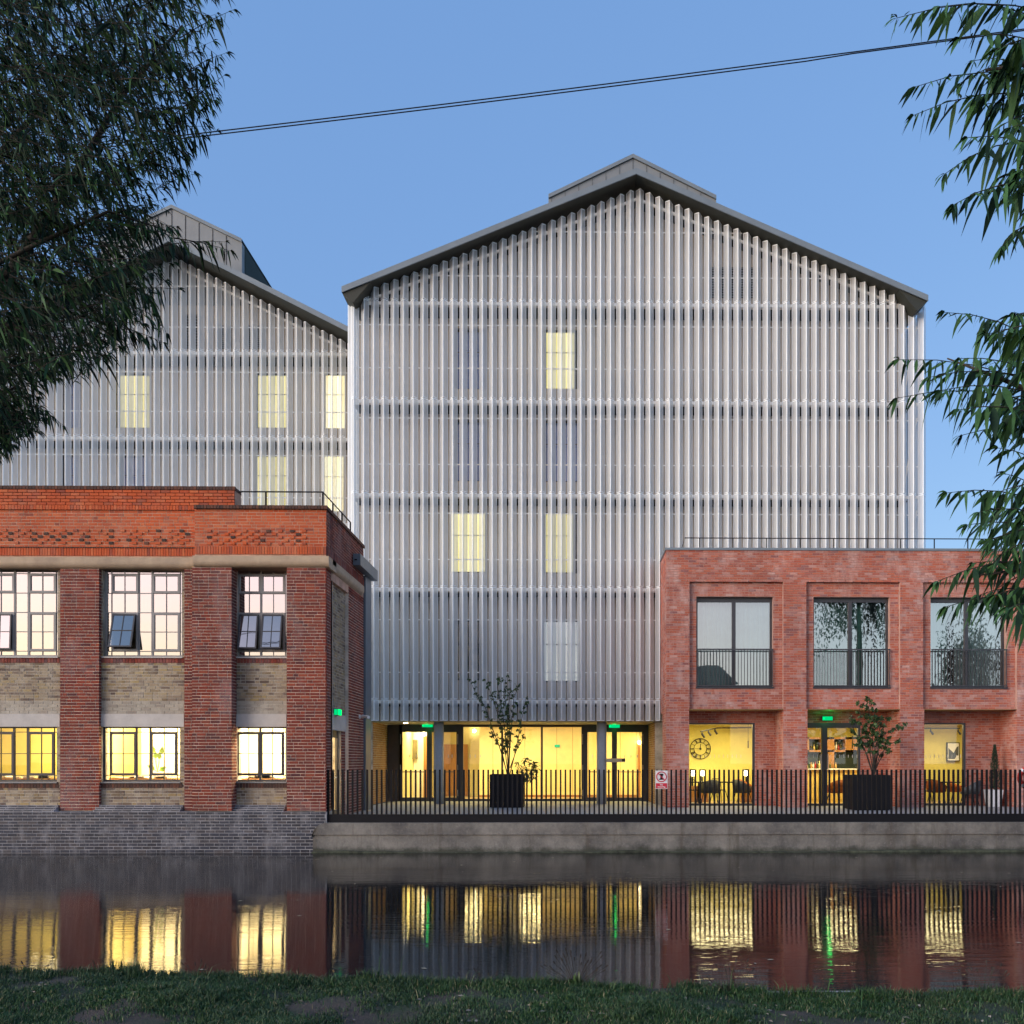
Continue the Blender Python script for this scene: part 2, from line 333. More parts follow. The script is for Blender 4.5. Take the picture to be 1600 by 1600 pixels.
# ------------------------------------------------------------------ brickwork
class Bricks:
    """collects bricks of one building: the first `keep` of them become parts, the rest one mesh"""
    def __init__(s): s.items = []          # (centre, size, mat, key)
    def add(s, c, sz, mat, key=1): s.items.append((c, sz, mat, key))
    def field(s, mat, axis, at, nrm, u0, u1, z0, z1, holes=(), bond='run', L_=.215, H_=.060, J=.015, proud=.005, key=1, seed=0, jit=.0015, clip=None):
        """axis 'x': wall in the plane y=at, bricks proud towards nrm*Y; axis 'y': wall in plane x=at"""
        ch = H_ + J; nz = max(1, round((z1-z0)/ch)); ch = (z1-z0)/nz; r = random.Random(seed*131+7)
        for k in range(nz):
            za = z0 + k*ch + J/2; zb = z0 + (k+1)*ch - J/2; zc = (za+zb)/2
            ivs = [(u0, u1)]
            for h in holes:
                if h[2] < zc < h[3]:
                    ivs = [q for (a, b) in ivs for q in ((a, min(b, h[0])), (max(a, h[1]), b)) if q[1]-q[0] > .02]
            u = u0 - (L_+J)*(.5 if k % 2 else 0)*(1 if bond == 'run' else .5) - r.choice((0, .055, .11))*(0 if bond == 'run' else 1) - r.uniform(0, .012); i = r.randrange(3)
            cells = []
            while u < u1:
                if bond == 'run': w = L_
                elif bond == 'english': w = L_ if k % 2 == 0 else (L_ if (i % 3) else (L_-J)/2)
                elif bond == 'flem': w = L_ if (i % 2) else (L_-J)/2
                else: w = L_
                cells.append((u, u+w)); u += w+J; i += 1
            for (a, b) in ivs:
                for (p, q) in cells:
                    pa = max(p, a+.003); qa = min(q, b-.003)
                    if qa-pa < .012: continue
                    d = proud + r.uniform(-jit, jit)
                    c = (pa+qa)/2
                    if clip and not clip(c, zc): continue
                    dz = r.uniform(-.0015, .0015)
                    if axis == 'x': s.add((c, at+nrm*d/2, zc+dz), (qa-pa, d, zb-za), mat, key)
                    else: s.add((at+nrm*d/2, c, zc+dz), (d, qa-pa, zb-za), mat, key+5)
    def soldier(s, mat, axis, at, nrm, u0, u1, z0, z1, proud=.012, w=.065, key=3, seed=1, depth=None):
        n = max(1, round((u1-u0)/(w+.01))); p = (u1-u0)/n; r = random.Random(seed)
        for i in range(n):
            c = u0 + (i+.5)*p; d = (depth or 0) + proud + r.uniform(-.003, .003)
            if axis == 'x': s.add((c, at+nrm*d/2, (z0+z1)/2), (p-.010, d, z1-z0-.006), mat, key)
            else: s.add((at+nrm*d/2, c, (z0+z1)/2), (d, p-.010, z1-z0-.006), mat, key+5)
    def finish(s, parent, keep=300, inview=None):
        cand = [i for i, it in enumerate(s.items) if it[3] == 0 and (inview is None or inview(it[0]))]
        random.Random(3).shuffle(cand); cand = set(cand[:keep])
        cache = {}
        for i in sorted(cand):
            c, sz, mat, key = s.items[i]
            k = (round(sz[0], 2), round(sz[1], 3), round(sz[2], 3), mat)
            if k not in cache:
                me = bpy.data.meshes.new('brick'); mb = MB().box(-sz[0]/2, sz[0]/2, -sz[1]/2, sz[1]/2, -sz[2]/2, sz[2]/2)
                me.from_pydata(mb.v, [], mb.f); me.materials.append(M[mat]); cache[k] = me
            piece('brick', cache[k], parent, c)
        by = {}
        for i, (c, sz, mat, key) in enumerate(s.items):
            if i not in cand: by.setdefault(mat, []).append((c, sz))
        mats = list(by); mb = MB()
        for mi, mt in enumerate(mats):
            for c, sz in by[mt]:
                mb.box(c[0]-sz[0]/2, c[0]+sz[0]/2, c[1]-sz[1]/2, c[1]+sz[1]/2, c[2]-sz[2]/2, c[2]+sz[2]/2, mi, skip='b' if sz[1] < .1 else '')
        o = mb.build('brickwork', [M[m] for m in mats], parent); o['kind'] = 'stuff'

# ------------------------------------------------------------------ ground, water
def edge_y(x): return 7.28 - .125*(x) + .05*math.sin(x*1.7)
TERR = .786
w = MB()
w.poly([(-90, 3, 0), (90, 3, 0), (90, 23.3, 0), (-90, 23.3, 0)])
def water_mat():
    m, t, o = new_mat('canal_water'); b = N(t, 'ShaderNodeBsdfPrincipled')
    b.inputs['Base Color'].default_value = (.008, .010, .012, 1); b.inputs['Roughness'].default_value = .035
    b.inputs['IOR'].default_value = 1.33; b.inputs['Specular IOR Level'].default_value = .28
    n1 = noise(t, 1, 3, .6, sx=(.9, 6.5, 1)); n2 = noise(t, 1, 2, .5, sx=(3.5, 26, 1))
    ad = N(t, 'ShaderNodeMath', operation='ADD'); t.links.new(n1, ad.inputs[0])
    mu = N(t, 'ShaderNodeMath', operation='MULTIPLY'); t.links.new(n2, mu.inputs[0]); mu.inputs[1].default_value = .35; L(t, mu, 0, ad, 1)
    bp = N(t, 'ShaderNodeBump'); bp.inputs['Distance'].default_value = .03; t.links.new(maprange(t, noise(t, 1, 3, .6, sx=(.12, .5, 1)),   .35, .68, .03, .12), bp.inputs['Strength'])
    L(t, ad, 0, bp, 'Height'); L(t, bp, 0, b, 'Normal'); L(t, b, 0, o, 0); return m
tag(w.build('canal_water', water_mat()), kind='structure')
# near bank with its uneven top
def bank_z(x, y):
    e = edge_y(x) - y
    return .50 + .016*math.sin(x*2.1+y*3) + .012*math.sin(x*5.3-y*2.2) + .012*math.sin(y*7+x) + .006*math.sin(x*13+y*9)*math.cos(y*17-x*5)
def grid_sheet(name, xs, ys_f, zf, mat):
    mb = MB(); nx = len(xs); cols = []
    for x in xs:
        ys = ys_f(x); cols.append([(x, y, zf(x, y)) for y in ys])
    ny = len(cols[0])
    for c in cols: mb.v += c
    for i in range(nx-1):
        for j in range(ny-1):
            a = i*ny+j; mb.f.append((a, a+ny, a+ny+1, a+1)); mb.m.append(0)
    return mb.build(name, mat, smooth=True)
m_ground, t, o = new_mat('bank_soil'); b = N(t, 'ShaderNodeBsdfPrincipled'); b.inputs['Roughness'].default_value = .95
f = maprange(t, noise(t, 1.5, 6, .65), .42, .60)
c = mixc(t, f, (.10,.075,.065), (.03,.06,.025)); c = mixc(t, maprange(t, noise(t, 35, 6, .8), .35, .7, 0, .6), c, (.03,.028,.024))
t.links.new(c, b.inputs['Base Color']); bp = N(t, 'ShaderNodeBump'); bp.inputs['Strength'].default_value = 1; bp.inputs['Distance'].default_value = .03
t.links.new(noise(t, 22, 7, .75), bp.inputs['Height']); L(t, bp, 0, b, 'Normal'); L(t, b, 0, o, 0)
xs = list(np.linspace(-8, 8, 161))
bank = grid_sheet('grass_bank', xs, lambda x: [-3] + list(np.linspace(4, edge_y(x)-.12, 40)) + [edge_y(x)-.03, edge_y(x), edge_y(x)+.01],
                  lambda x, y: (-.3 if y > edge_y(x)+.005 else (bank_z(x, y) - (.05 if y >= edge_y(x)-.001 else 0) - (.0 if y > 3.9 else 0))), m_ground)
tag(bank, kind='structure')
g = MB(); g.box(-90, -8, -3, 7.9, -.3, .5); g.box(8, 90, -3, 6.6, -.3, .5)
tag(g.build('bank_verge', m_ground), kind='structure')
g = MB().box(-400, 400, -400, -3, -.5, .5); tag(g.build('ground', m_ground), kind='structure')
g = MB().box(-400, 400, 34.5, 700, -.5, TERR-.01, skip=''); g.box(-90, 90, 3, 23.25, -1.2, -1.0)
tag(g.build('land_beyond', plain('distant_ground', (.08,.08,.07), .95)), kind='structure')
# stone kerb in the bank edge at the right
kb = MB(); a = P(1192, 1547, edge_y(1.5)+.02); bq = P(1356, 1552, edge_y(2.2)+.02)
kb.box(a.x+.03, bq.x-.06, edge_y(1.85)-.05, edge_y(1.85)+.07, -.1, .495)
tag(kb.build('kerb_stone', plain('worn_kerb', (.42,.41,.39), .9, col2=(.26,.25,.23), scale=9, bump=.8)), 'pale stone kerb at the water edge of the grass bank', 'kerb')
# terrace
g = MB(); g.box(-6.2, 60, 23.26, 34.4, -.5, TERR)
TR = tag(g.build('terrace_pavement', M['slab']), kind='structure')
cnt = 0
tile = bpy.data.meshes.new('paving_slab'); q = MB().box(-.294, .294, -.294, .294, 0, .006); tile.from_pydata(q.v, [], q.f); tile.materials.append(M['slab'])
for iy in range(17):
    for ix in range(17):
        x = -5.55 + ix*.6; y = 23.75 + iy*.6
        if cnt < 290 and y < 33.3: piece('paving_slab', tile, TR, (x, y, TERR)); cnt += 1

# ------------------------------------------------------------------ quay wall
YQ = 22.98; qx0 = X(487, YQ); qz = Z(1285.5, YQ)
qw = thing('quay_wall', 'stained concrete quay wall under the black railing', 'wall', (5, YQ, 0))
mb = MB(); zst = Z(1304, YQ)
n = 26; pts = []
for i in range(n+1):                      # rounded end at the left
    a = math.pi/2*i/n; pts.append((qx0+.36-.36*math.cos(a), qz-.36+.36*math.sin(a)))
mb.prism_y([(qx0, zst)] + [(60, zst), (60, qz)] + pts[::-1][:-1], YQ, 23.9)
mb.build('coping', M['concrete'], qw)
MB().box(qx0+.02, 60, YQ+.035, 23.9, -.9, zst-.002).build('lower_face', M['concrete'], qw)
mb = MB(); r = random.Random(5); x = qx0; lp = .03; lz = .02
while x < 30:
    l = r.uniform(.12, .4); p_ = max(.01, min(.09, lp+r.uniform(-.025, .025))); z_ = max(.004, min(.05, lz+r.uniform(-.02, .02)))
    mb.poly([(x, YQ-lp, lz), (x+l, YQ-p_, z_), (x+l, YQ+.06, z_+.01), (x, YQ+.06, lz+.01)]); mb.poly([(x, YQ-lp-.01, -.3), (x+l, YQ-p_-.01, -.3), (x+l, YQ-p_, z_), (x, YQ-lp, lz)]); x += l; lp, lz = p_, z_
mb.build('footing_ledge', plain('mossy_ledge', (.07,.08,.055), .9, var=.3, scale=5, bump=1), qw)

# ------------------------------------------------------------------ brick building on the left
YL = 23.30; YR = 23.07; YPn = 23.41; YW = 23.54
OX = X(-420, YL)                               # far end, outside the frame
LB = thing('brick_building', 'old red and buff brick building rising straight from the canal on the left', 'building', (-10, 23.6, 0))
BR = Bricks()
xc = X(510, YR)                                # the corner
x305 = X(304, YR)
zTopL = Z(763, YL); zTopR = Z(792, YR)
zCt = Z(872, YL, 150); zCb = Z(889, YL, 150)   # cornice
zPb = Z(1266, YL)                              # foot of the piers
sideEnd = 27.32
# piers
piers = [(-590, -530, YL), (-345, -285, YL), (-92, -30, YL), (94, 155, YL), (288, 303, YL), (300, 362, YR), (448, 510, YR)]
wallmb = MB(); mm = {}
for (a, b, Yp) in piers:
    xa, xb = X(a, Yp), X(b, Yp)
    if a == 288: xb = x305+.02
    if a == 448: cxb = xb-.03
    else: cxb = xb-.006
    inv = a in (94, 300, 448)
    MB().box(xa+.006, cxb, Yp+.006, YW+.25, zPb-.0, zCb).build('pier_core', M['mortar_l'], LB)
    BR.field('red', 'x', Yp, -1, xa, xb, zPb, zCb, bond='english', key=0 if inv else 1, seed=a)
    if a != 448: BR.field('red', 'y', xb-.006, 1, Yp, YPn+.02, zPb, zCb, seed=a+1, key=2)
    BR.field('red', 'y', xa+.006, -1, Yp, YPn+.02, zPb, zCb, seed=a+2, key=2)
# bays between piers: (px0, px1, pxw0, pxw1 upper, lower)
bays = [(-530, -345), (-285, -92), (-28, 94), (155, 288), (362, 448)]
wins_up = [(-515, -350), (-270, -97), (-28, 94.5), (165, 288), (367, 451)]
wins_lo = [(-517, -352), (-272, -99), (-28, 93), (162.5, 285), (361, 449.5)]
zUt, zUb = Z(890, YW), Z(1028, YW)
zLt, zLb = Z(1135.5, YW), Z(1221, YW)
xL0 = OX
holes = []
for (u, l) in zip(wins_up, wins_lo):
    holes.append((X(u[0], YW), X(u[1], YW), zUb, zUt)); holes.append((X(l[0], YW), X(l[1], YW), zLb, zLt))
core = MB(); holed(core, OX, xc-.03, -.4, zCb+.02, YPn+.01, YW+.22, holes); core.build('bay_wall', M['mortar_y'], LB)
for bi, (a, b) in enumerate(bays):
    xa, xb = X(a, YPn), X(b, YPn); hs = holes[2*bi:2*bi+2]
    z1 = Z(1036, YPn); z2 = Z(1096, YPn); z3 = Z(1116, YPn); z4 = Z(1136, YPn)
    BR.field('buff', 'x', YPn+.01, -1, xa, xb, z2, z1, bond='flem', seed=bi+20, proud=.006, jit=.003)
    BR.field('pale', 'x', YPn+.01, -1, xa, xb, z3, z2, seed=bi+30, proud=.006, jit=.002)
    BR.field('buff', 'x', YPn+.01, -1, xa, xb, z1, zCb, holes=hs, seed=bi+40, proud=.006)
    BR.field('buff', 'x', YPn+.01, -1, xa, xb, Z(1230, YPn), z4, holes=hs, seed=bi+50, proud=.006)
    BR.field('buff', 'x', YPn+.01, -1, xa, xb, Z(1258, YPn), Z(1230, YPn), seed=bi+60, bond='flem', proud=.006, jit=.004)
    h = hs[0]; BR.soldier('red', 'x', YPn+.005, -1, h[0]-.05, h[1]+.05, Z(1037, YPn), Z(1029.5, YPn), seed=bi)
    h = hs[1]; BR.soldier('soot', 'x', YPn+.005, -1, h[0]-.05, h[1]+.05, Z(1231, YPn), Z(1223, YPn), seed=bi+9)
    MB().box(xa+.003, xb-.003, YPn-.02, YW+.1, z4, z3).build('lintel', M['lintel'], LB)
    for (hh, ml) in ((hs[0], 'lintel'), (hs[1], 'frame')):
        MB().box(hh[0]-.02, hh[1]+.02, YPn-.04, YW+.03, hh[2]-.035, hh[2]-.002).build('window_sill', M[ml], LB)
# plinth of blue brick, stepping out towards the water
zp1 = Z(1268, YR); zp2 = Z(1301, YR)
pl = MB(); pl.box(OX, xc+.0, YR+.012, YW+.2, zp2, zp1); pl.box(OX, xc-.0, YR-.04, YW+.2, -.6, zp2-.002)
for (a, b) in bays:                          # sloping courses below the bays
    xa, xb = X(a, YPn), X(b, YPn)
    for k in range(3): pl.box(xa, xb, YR+.05+k*.09, YPn+.1, zp1+.002+k*.05, zp1+.05+k*.05)
pl.build('plinth', M['mortar_b'], LB)
BR.field('blue', 'x', YR+.012, -1, OX, xc-.02, zp2, zp1, seed=70, bond='run')
BR.field('blue', 'x', YR-.04, -1, OX, xc-.02, 0, zp2, seed=71, bond='run')
for (a, b) in bays:
    xa, xb = X(a, YPn), X(b, YPn)
    for k in range(3): BR.field('blue', 'x', YR+.05+k*.09, -1, xa+.01, xb-.01, zp1+.004+k*.05, zp1+.048+k*.05, seed=72+k, H_=.036)
# cornice
def bull(x0, x1, yf, yb, z0, z1):             # rounded lower edge, profile in yz swept along x
    prof = [(yb, z1), (yf, z1)]
    for i in range(7):
        a = i/6*math.pi/2; r = (z1-z0)*.55; prof.append((yf + r - r*math.cos(a), z0 + r - r*math.sin(a)))
    prof.append((yb, z0)); return prof
def sweep_x(mb, prof, x0, x1):
    n = len(mb.v); k = len(prof); mb.v += [(x0, y, z) for y, z in prof] + [(x1, y, z) for y, z in prof]
    for i in range(k):
        j = (i+1) % k; mb.f.append((n+i, n+j, n+k+j, n+k+i)); mb.m.append(0)
    mb.f.append(tuple(range(n+k-1, n-1, -1))); mb.m.append(0); mb.f.append(tuple(range(n+k, n+2*k))); mb.m.append(0)
def sweep_yside(mb, prof, y0, y1, xw):        # prof offsets measured outwards
    n = len(mb.v); k = len(prof); mb.v += [(xw+d, y0, z) for d, z in prof] + [(xw+d, y1, z) for d, z in prof]
    for i in range(k):
        j = (i+1) % k; mb.f.append((n+i, n+k+i, n+k+j, n+j)); mb.m.append(0)
    mb.f.append(tuple(range(n, n+k))); mb.m.append(0); mb.f.append(tuple(range(n+2*k-1, n+k-1, -1))); mb.m.append(0)
mb = MB(); sweep_x(mb, bull(0, 1, YL-.10, YW+.2, zCb, zCt), OX, x305-.01)
sweep_x(mb, bull(0, 1, YR-.10, YW+.2, zCb, zCt), x305-.01, xc+.08)
bl = bull(0, 1, -.08, .3, zCb, zCt); sweep_yside(mb, [(-y, z) for y, z in bl][::-1], YR+.3, 27.0, xc)
mb.build('cornice', M['stone'], LB)
# parapet
par = MB(); par.box(OX, X(367, YL+.02), YL+.012, YL+.45, zCt, zTopL-.08); par.box(x305, xc-.012, YR+.012, YL+.45, zCt, zTopR-.08)
par.box(xc-.34, xc-.012, YR+.4, sideEnd, zCb-.2, zTopR-.08); par.build('parapet_core', M['mortar_o'], LB)
zs1 = Z(871, YL); zs2 = Z(858.5, YL); zs3 = Z(800, YL); zs4 = Z(793, YL)
BR.soldier('orange', 'x', YL+.01, -1, OX, x305, zs1, zs2, proud=.02, w=.055)
BR.soldier('orange', 'x', YR+.01, -1, x305, xc, zs1, zs2, proud=.02, seed=2, w=.055)
BR.field('orange', 'x', YL+.012, -1, OX, x305, zs2, zs3, bond='flem', seed=80, key=1)
BR.soldier('orange', 'x', YL+.012, -1, OX, X(367, YL), zs3, zs4, proud=.05, seed=4)
BR.field('orange', 'x', YL+.012, -1, OX, X(367, YL), zs4, zTopL-.09, bond='run', seed=81, key=1, proud=.045)
BR.soldier('soot', 'x', YL+.03, -1, OX, X(367, YL)+.02, zTopL-.09, zTopL, proud=.08, seed=5, depth=.0, w=.068)
BR.field('orange', 'x', YR+.012, -1, x305, xc, zs2, zTopR-.09, bond='flem', seed=82, key=1)
BR.soldier('soot', 'x', YR+.03, -1, x305, xc+.03, zTopR-.09, zTopR, proud=.09, seed=6, w=.068)
mb = MB(); mb.box(OX, X(367, YL), YL-.0, YL+.47, zTopL-.085, zTopL-.004); mb.box(x305, xc, YR+.0, YL+.47, zTopR-.085, zTopR-.004)
mb.box(xc-.36, xc+.03, YR+.2, sideEnd, zTopR-.085, zTopR-.01); mb.build('parapet_coping', M['soot'], LB)
rr = random.Random(8)                          # projecting headers, some of them in sooty brick
for (xa, xb, Yp) in ((OX, x305-.1, YL), (x305+.35, xc-.45, YR)):
    for k in range(5):
        z = Z(851, Yp) + k*.0755; x = xa + (.14 if k % 2 else 0)
        while x < xb:
            if rr.random() < .8: BR.add((x, Yp-.0, z), (.10, .032, .060), 'soot' if rr.random() < .3 else 'orange', 3)
            x += .285
BR.soldier('soot', 'x', YL+.0, -1, OX, x305, zs2-.01, zs2+.02, proud=.028, w=.05)
# side wall facing the terrace
xs_ = xc-.012; Yf1, Yf2 = 23.55, 25.45
dy0, dy1 = 23.66, 25.0; dz1 = Z(1141, 24.3, 530)
sw = MB(); 
def sidewall(mb, x0, x1, y0, y1, z0, z1, holes):
    tmp = MB(); holed(tmp, y0, y1, z0, z1, -x1, -x0, holes)     # build along x, then turn
    n = len(mb.v); mb.v += [(-b, a, c) for (a, b, c) in tmp.v]
    mb.f += [tuple(n+i for i in f) for f in tmp.f]; mb.m += tmp.m
door_h = (dy0, dy1, TERR-.1, dz1)
sidewall(sw, xs_-.35, xs_-.09, YR+.3, sideEnd, -.4, zTopR-.1, [door_h]); sw.build('side_wall_core', M['mortar_y'], LB)
MB().box(xs_-.3, xs_, YR+.1, Yf1, -.4, zCb).build('side_pier_core', M['mortar_l'], LB); MB().box(xs_-.3, xs_, Yf2, sideEnd, -.4, zCb).build('side_pier_core', M['mortar_l'], LB)
BR.field('red', 'y', xs_, 1, YR+.01, Yf1, TERR-.05, zCb, bond='english', seed=90, key=2)
BR.field('red', 'y', xs_, 1, Yf2, sideEnd, TERR-.05, zCb, bond='english', seed=91, key=2)
zl0, zl1 = dz1, dz1+.42
BR.field('buff', 'y', xs_-.09, 1, Yf1, Yf2, zl1, zCb, bond='flem', seed=92, key=2)
BR.field('red', 'y', xs_-.09, 1, dy1, Yf2, TERR, zl0, bond='run', seed=93, key=2)
BR.field('red', 'y', xs_, 1, YR+.01, sideEnd, zCt, zTopR-.09, bond='english', seed=94, key=2)
BR.soldier('red', 'y', xs_, 1, YR+.01, sideEnd, zCt-.02, zs2, seed=12, proud=.02)
BR.soldier('soot', 'y', xs_+.02, 1, YR+.01, sideEnd, zTopR-.09, zTopR, seed=13, proud=.02)
MB().box(xs_-.2, xs_-.06, Yf1+.01, Yf2-.01, zl0, zl1).build('lintel', M['lintel'], LB)
BR.finish(LB, 300, lambda c: P(0, 0, c[1]).x < c[0])
# side door with its lit panel
dr = MB()
xdr = xs_-.16
for (a, b, c, d) in ((dy0, dy0+.1, TERR, dz1), (dy1-.12, dy1, TERR, dz1), (dy0+.1, dy1-.12, dz1-.18, dz1), (dy0+.1, dy1-.12, TERR, TERR+.16)):
    dr.box(xdr-.06, xdr, a, b, c, d)
sd_ = dr.build('side_door', M['dframe'], LB)
mb = MB(); mb.poly([(xdr-.03, dy0+.1, TERR+.16), (xdr-.03, dy1-.12, TERR+.16), (xdr-.03, dy1-.12, dz1-.18), (xdr-.03, dy0+.1, dz1-.18)])
mb.build('pane', M['glassG'], sd_)
mb = MB(); mb.tube([(xdr+.05, dy0+.2, TERR+1.0), (xdr+.05, dy1-.25, TERR+1.0)], .015); mb.build('handle', M['lintel'], sd_)
# box gutter and rainwater duct at the back corner
g0 = P(551, 865, 25.9); mb = MB()
mb.box(xc+.01, xc+.21, 25.9, 28.25, g0.z-.31, g0.z); mb.build('box_gutter', M['bluegrey'], LB)
MB().box(xc+.05, xc+.12, 25.88, 25.9, g0.z-.18, g0.z-.15).build('gutter_slot', M['black'], LB)
MB().box(xc-.4, X(580, 28.1), sideEnd+.01, 28.1, TERR, g0.z-.32).build('rainwater_duct', M['bluegrey'], LB)
MB().box(X(575.5, 28.1)-.02, X(575.5, 28.1)+.0, sideEnd+.0, 28.12, TERR, g0.z-.33).build('duct_seam', M['black'], LB)
# rest of the shell: roof, back and party walls, upper floor
mb = MB(); mb.box(OX, xc-.3, YL+.4, 28.0, zTopR-.5, zTopR-.3); mb.build('flat_roof', M['roof'], LB)
mb = MB(); mb.box(OX, xc-.4, 27.95, 28.1, -.4, zTopR-.05); mb.box(OX-.2, OX, YL, 28.1, -.4, zTopL-.1); mb.build('rear_wall', M['mortar_y'], LB)
zfl = (zUb+zLt)/2
mb = MB(); mb.box(OX, xc-.4, YW+.23, 27.94, zfl-.15, zfl+.15); mb.build('upper_floor', M['white'], LB)
# steel windows
def crittall(parent, h, Y, cols, rows, casements, opened, mat, gm, thick=()):
    """h = opening; cols/rows = fractions of the bars; casements = index boxes; opened = those tilted out"""
    x0, x1, z0, z1 = h; Wd = x1-x0; Hh = z1-z0
    cx = [0.]+list(cols)+[1.]; rz = [0.]+list(rows)+[1.]
    gx = [x0+Wd*c for c in cx]; gz = [z1-Hh*c for c in rz]
    f = MB(); b = .028
    f.box(x0, x0+.05, Y-.03, Y+.03, z0, z1); f.box(x1-.05, x1, Y-.03, Y+.03, z0, z1)
    f.box(x0+.05, x1-.05, Y-.028, Y+.028, z1-.045, z1); f.box(x0+.05, x1-.05, Y-.028, Y+.028, z0, z0+.045)
    for i, c in enumerate(gx[1:-1]):
        t_ = .05 if i in thick else .014
        if any(k in [q[0] for q in opened] and q_[0] < i+1 < q_[1] for k in () for q_ in ()): pass
        zz = [(z0+.045, z1-.045)]
        for (i0, i1, j0, j1, op) in casements:
            if op and i0 < i+1 < i1: zz = [(gz[j0], z1-.045), (z0+.045, gz[j1])]
        for (a, b2) in zz: f.box(c-t_/2, c+t_/2, Y-.02, Y+.02, a, b2)
    for j, c in enumerate(gz[1:-1]):
        xx = [(x0+.05, x1-.05)]
        for (i0, i1, j0, j1, op) in casements:
            if op and j0 < j+1 < j1: xx = [q for (a, b2) in xx for q in ((a, min(b2, gx[i0])), (max(a, gx[i1]), b2)) if q[1]-q[0] > .01]
        for (a, b2) in xx: f.box(a, b2, Y-.018, Y+.018, c-.009, c+.009)
    win = f.build('window', mat, parent)
    for (i0, i1, j0, j1, op) in casements:
        a, b2, c, d = gx[i0], gx[i1], gz[j1], gz[j0]; cm = MB(); e = .055
        yo = Y-.035
        cm.box(a, a+e, yo, yo+.05, c, d); cm.box(b2-e, b2, yo, yo+.05, c, d); cm.box(a+e, b2-e, yo, yo+.05, c, c+e); cm.box(a+e, b2-e, yo, yo+.05, d-e, d)
        if not op: cm.build('casement', mat, win); continue
        cm.build('casement', mat, win)
        lf = MB(); L_ = d-c-.08; e2 = .035          # the open leaf, hinged at its top
        aa, bb = a+.05, b2-.05
        an = R_(op); 
        def tl(x, u, w_): return (x, yo-.01-math.sin(an)*u-math.cos(an)*w_, d-.05-math.cos(an)*u+math.sin(an)*w_)
        def lbox(xa, xb, ua, ub):
            v = [tl(x, u, w_) for w_ in (0, .03) for (x, u) in ((xa, ua), (xb, ua), (xb, ub), (xa, ub))]
            n = len(lf.v); lf.v += v
            for q in ((0,1,2,3),(7,6,5,4),(0,4,5,1),(1,5,6,2),(2,6,7,3),(3,7,4,0)): lf.f.append(tuple(n+i for i in q)); lf.m.append(0)
        xm = (aa+bb)/2; lbox(aa, aa+e2, 0, L_); lbox(bb-e2, bb, 0, L_); lbox(aa+e2, bb-e2, 0, e2); lbox(aa+e2, bb-e2, L_-e2, L_)
        lbox(xm-.008, xm+.008, e2, L_-e2); lbox(aa+e2, bb-e2, L_*.5-.008, L_*.5+.008)
        lf.build('open_leaf', M['dframe'], win)
        for (xa, xb) in ((aa+e2, xm-.008), (xm+.008, bb-e2)):
            for (ua, ub) in ((e2, L_*.5-.008), (L_*.5+.008, L_-e2)):
                g_ = MB(); g_.poly([tl(xa, ub, .015), tl(xb, ub, .015), tl(xb, ua, .015), tl(xa, ua, .015)]); g_.build('pane', gm, win)
    for i in range(len(gx)-1):
        for j in range(len(gz)-1):
            if any(op and i0 <= i < i1 and j0 <= j < j1 for (i0, i1, j0, j1, op) in casements): continue
            tl_ = random.uniform(-.002, .002); q = MB()
            q.poly([(gx[i]+.007, Y+tl_, gz[j+1]+.009), (gx[i+1]-.007, Y-tl_, gz[j+1]+.009), (gx[i+1]-.007, Y-tl_, gz[j]-.009), (gx[i]+.007, Y+tl_, gz[j]-.009)])
            q.build('pane', gm, win)
    return win
c7 = (.08, .246, .422, .598, .774, .95); r6 = (.065, .283, .5, .717, .935)
lo7 = (.08, .247, .418, .594, .769, .937); lr = (.103, .493, .886)
for bi in range(5):
    hu, hl = holes[2*bi], holes[2*bi+1]
    if bi < 4:
        cas = [(1, 3, 1, 2, 0), (4, 6, 1, 2, 0), (1, 3, 3, 5, 17 if bi == 3 else (3 if bi == 2 else 0)), (4, 6, 3, 5, 0)]
        crittall(LB, hu, YW, c7, r6, cas, [], M['frame'], M['glassL'], (2, 3))
        crittall(LB, hl, YW, lo7, lr, [(1, 3, 1, 3, 0), (4, 6, 1, 3, 0)], [], M['dframe'], M['glassLo'], (2, 3))
    else:
        crittall(LB, hu, YW, (.06, .27, .49, .72, .94), r6, [(1, 3, 1, 2, 0), (3, 5, 1, 2, 0), (1, 3, 3, 5, 11), (3, 5, 3, 5, 12)], [], M['frame'], M['glassL'], (2,))
        crittall(LB, hl, YW, (.105, .315, .52, .734, .935), lr, [(1, 3, 1, 3, 0), (3, 5, 1, 3, 0)], [], M['dframe'], M['glassLo'], (2,))
# lit ground-floor room behind the lower windows
def room(parent, x0, x1, y0, y1, z0, z1, wm, cm='ceil', fm='ifloor', name='interior', right=True):
    mb = MB(); mb.poly([(x0,y1,z0),(x1,y1,z0),(x1,y1,z1),(x0,y1,z1)]); mb.poly([(x0,y0,z0),(x0,y1,z0),(x0,y1,z1),(x0,y0,z1)]); (mb.poly([(x1,y1,z0),(x1,y0,z0),(x1,y0,z1),(x1,y1,z1)]) if right else None)
    mb.build(name+'_wall', M[wm], parent)
    MB().poly([(x0,y0,z1),(x0,y1,z1),(x1,y1,z1),(x1,y0,z1)]).build(name+'_ceiling', M[cm], parent)
    MB().poly([(x0,y0,z0),(x1,y0,z0),(x1,y1,z0),(x0,y1,z0)]).build(name+'_floor', M[fm], parent)
def area(x, y, z, sx, sy, e, col=(1, .82, .42)):
    l = bpy.data.lights.new('room_light', 'AREA'); l.shape = 'RECTANGLE'; l.size = sx; l.size_y = sy; l.energy = e; l.color = col
    o = bpy.data.objects.new('room_light', l); COL.objects.link(o); o.location = (x, y, z); return o
zr0, zr1 = TERR+.1, zfl-.2
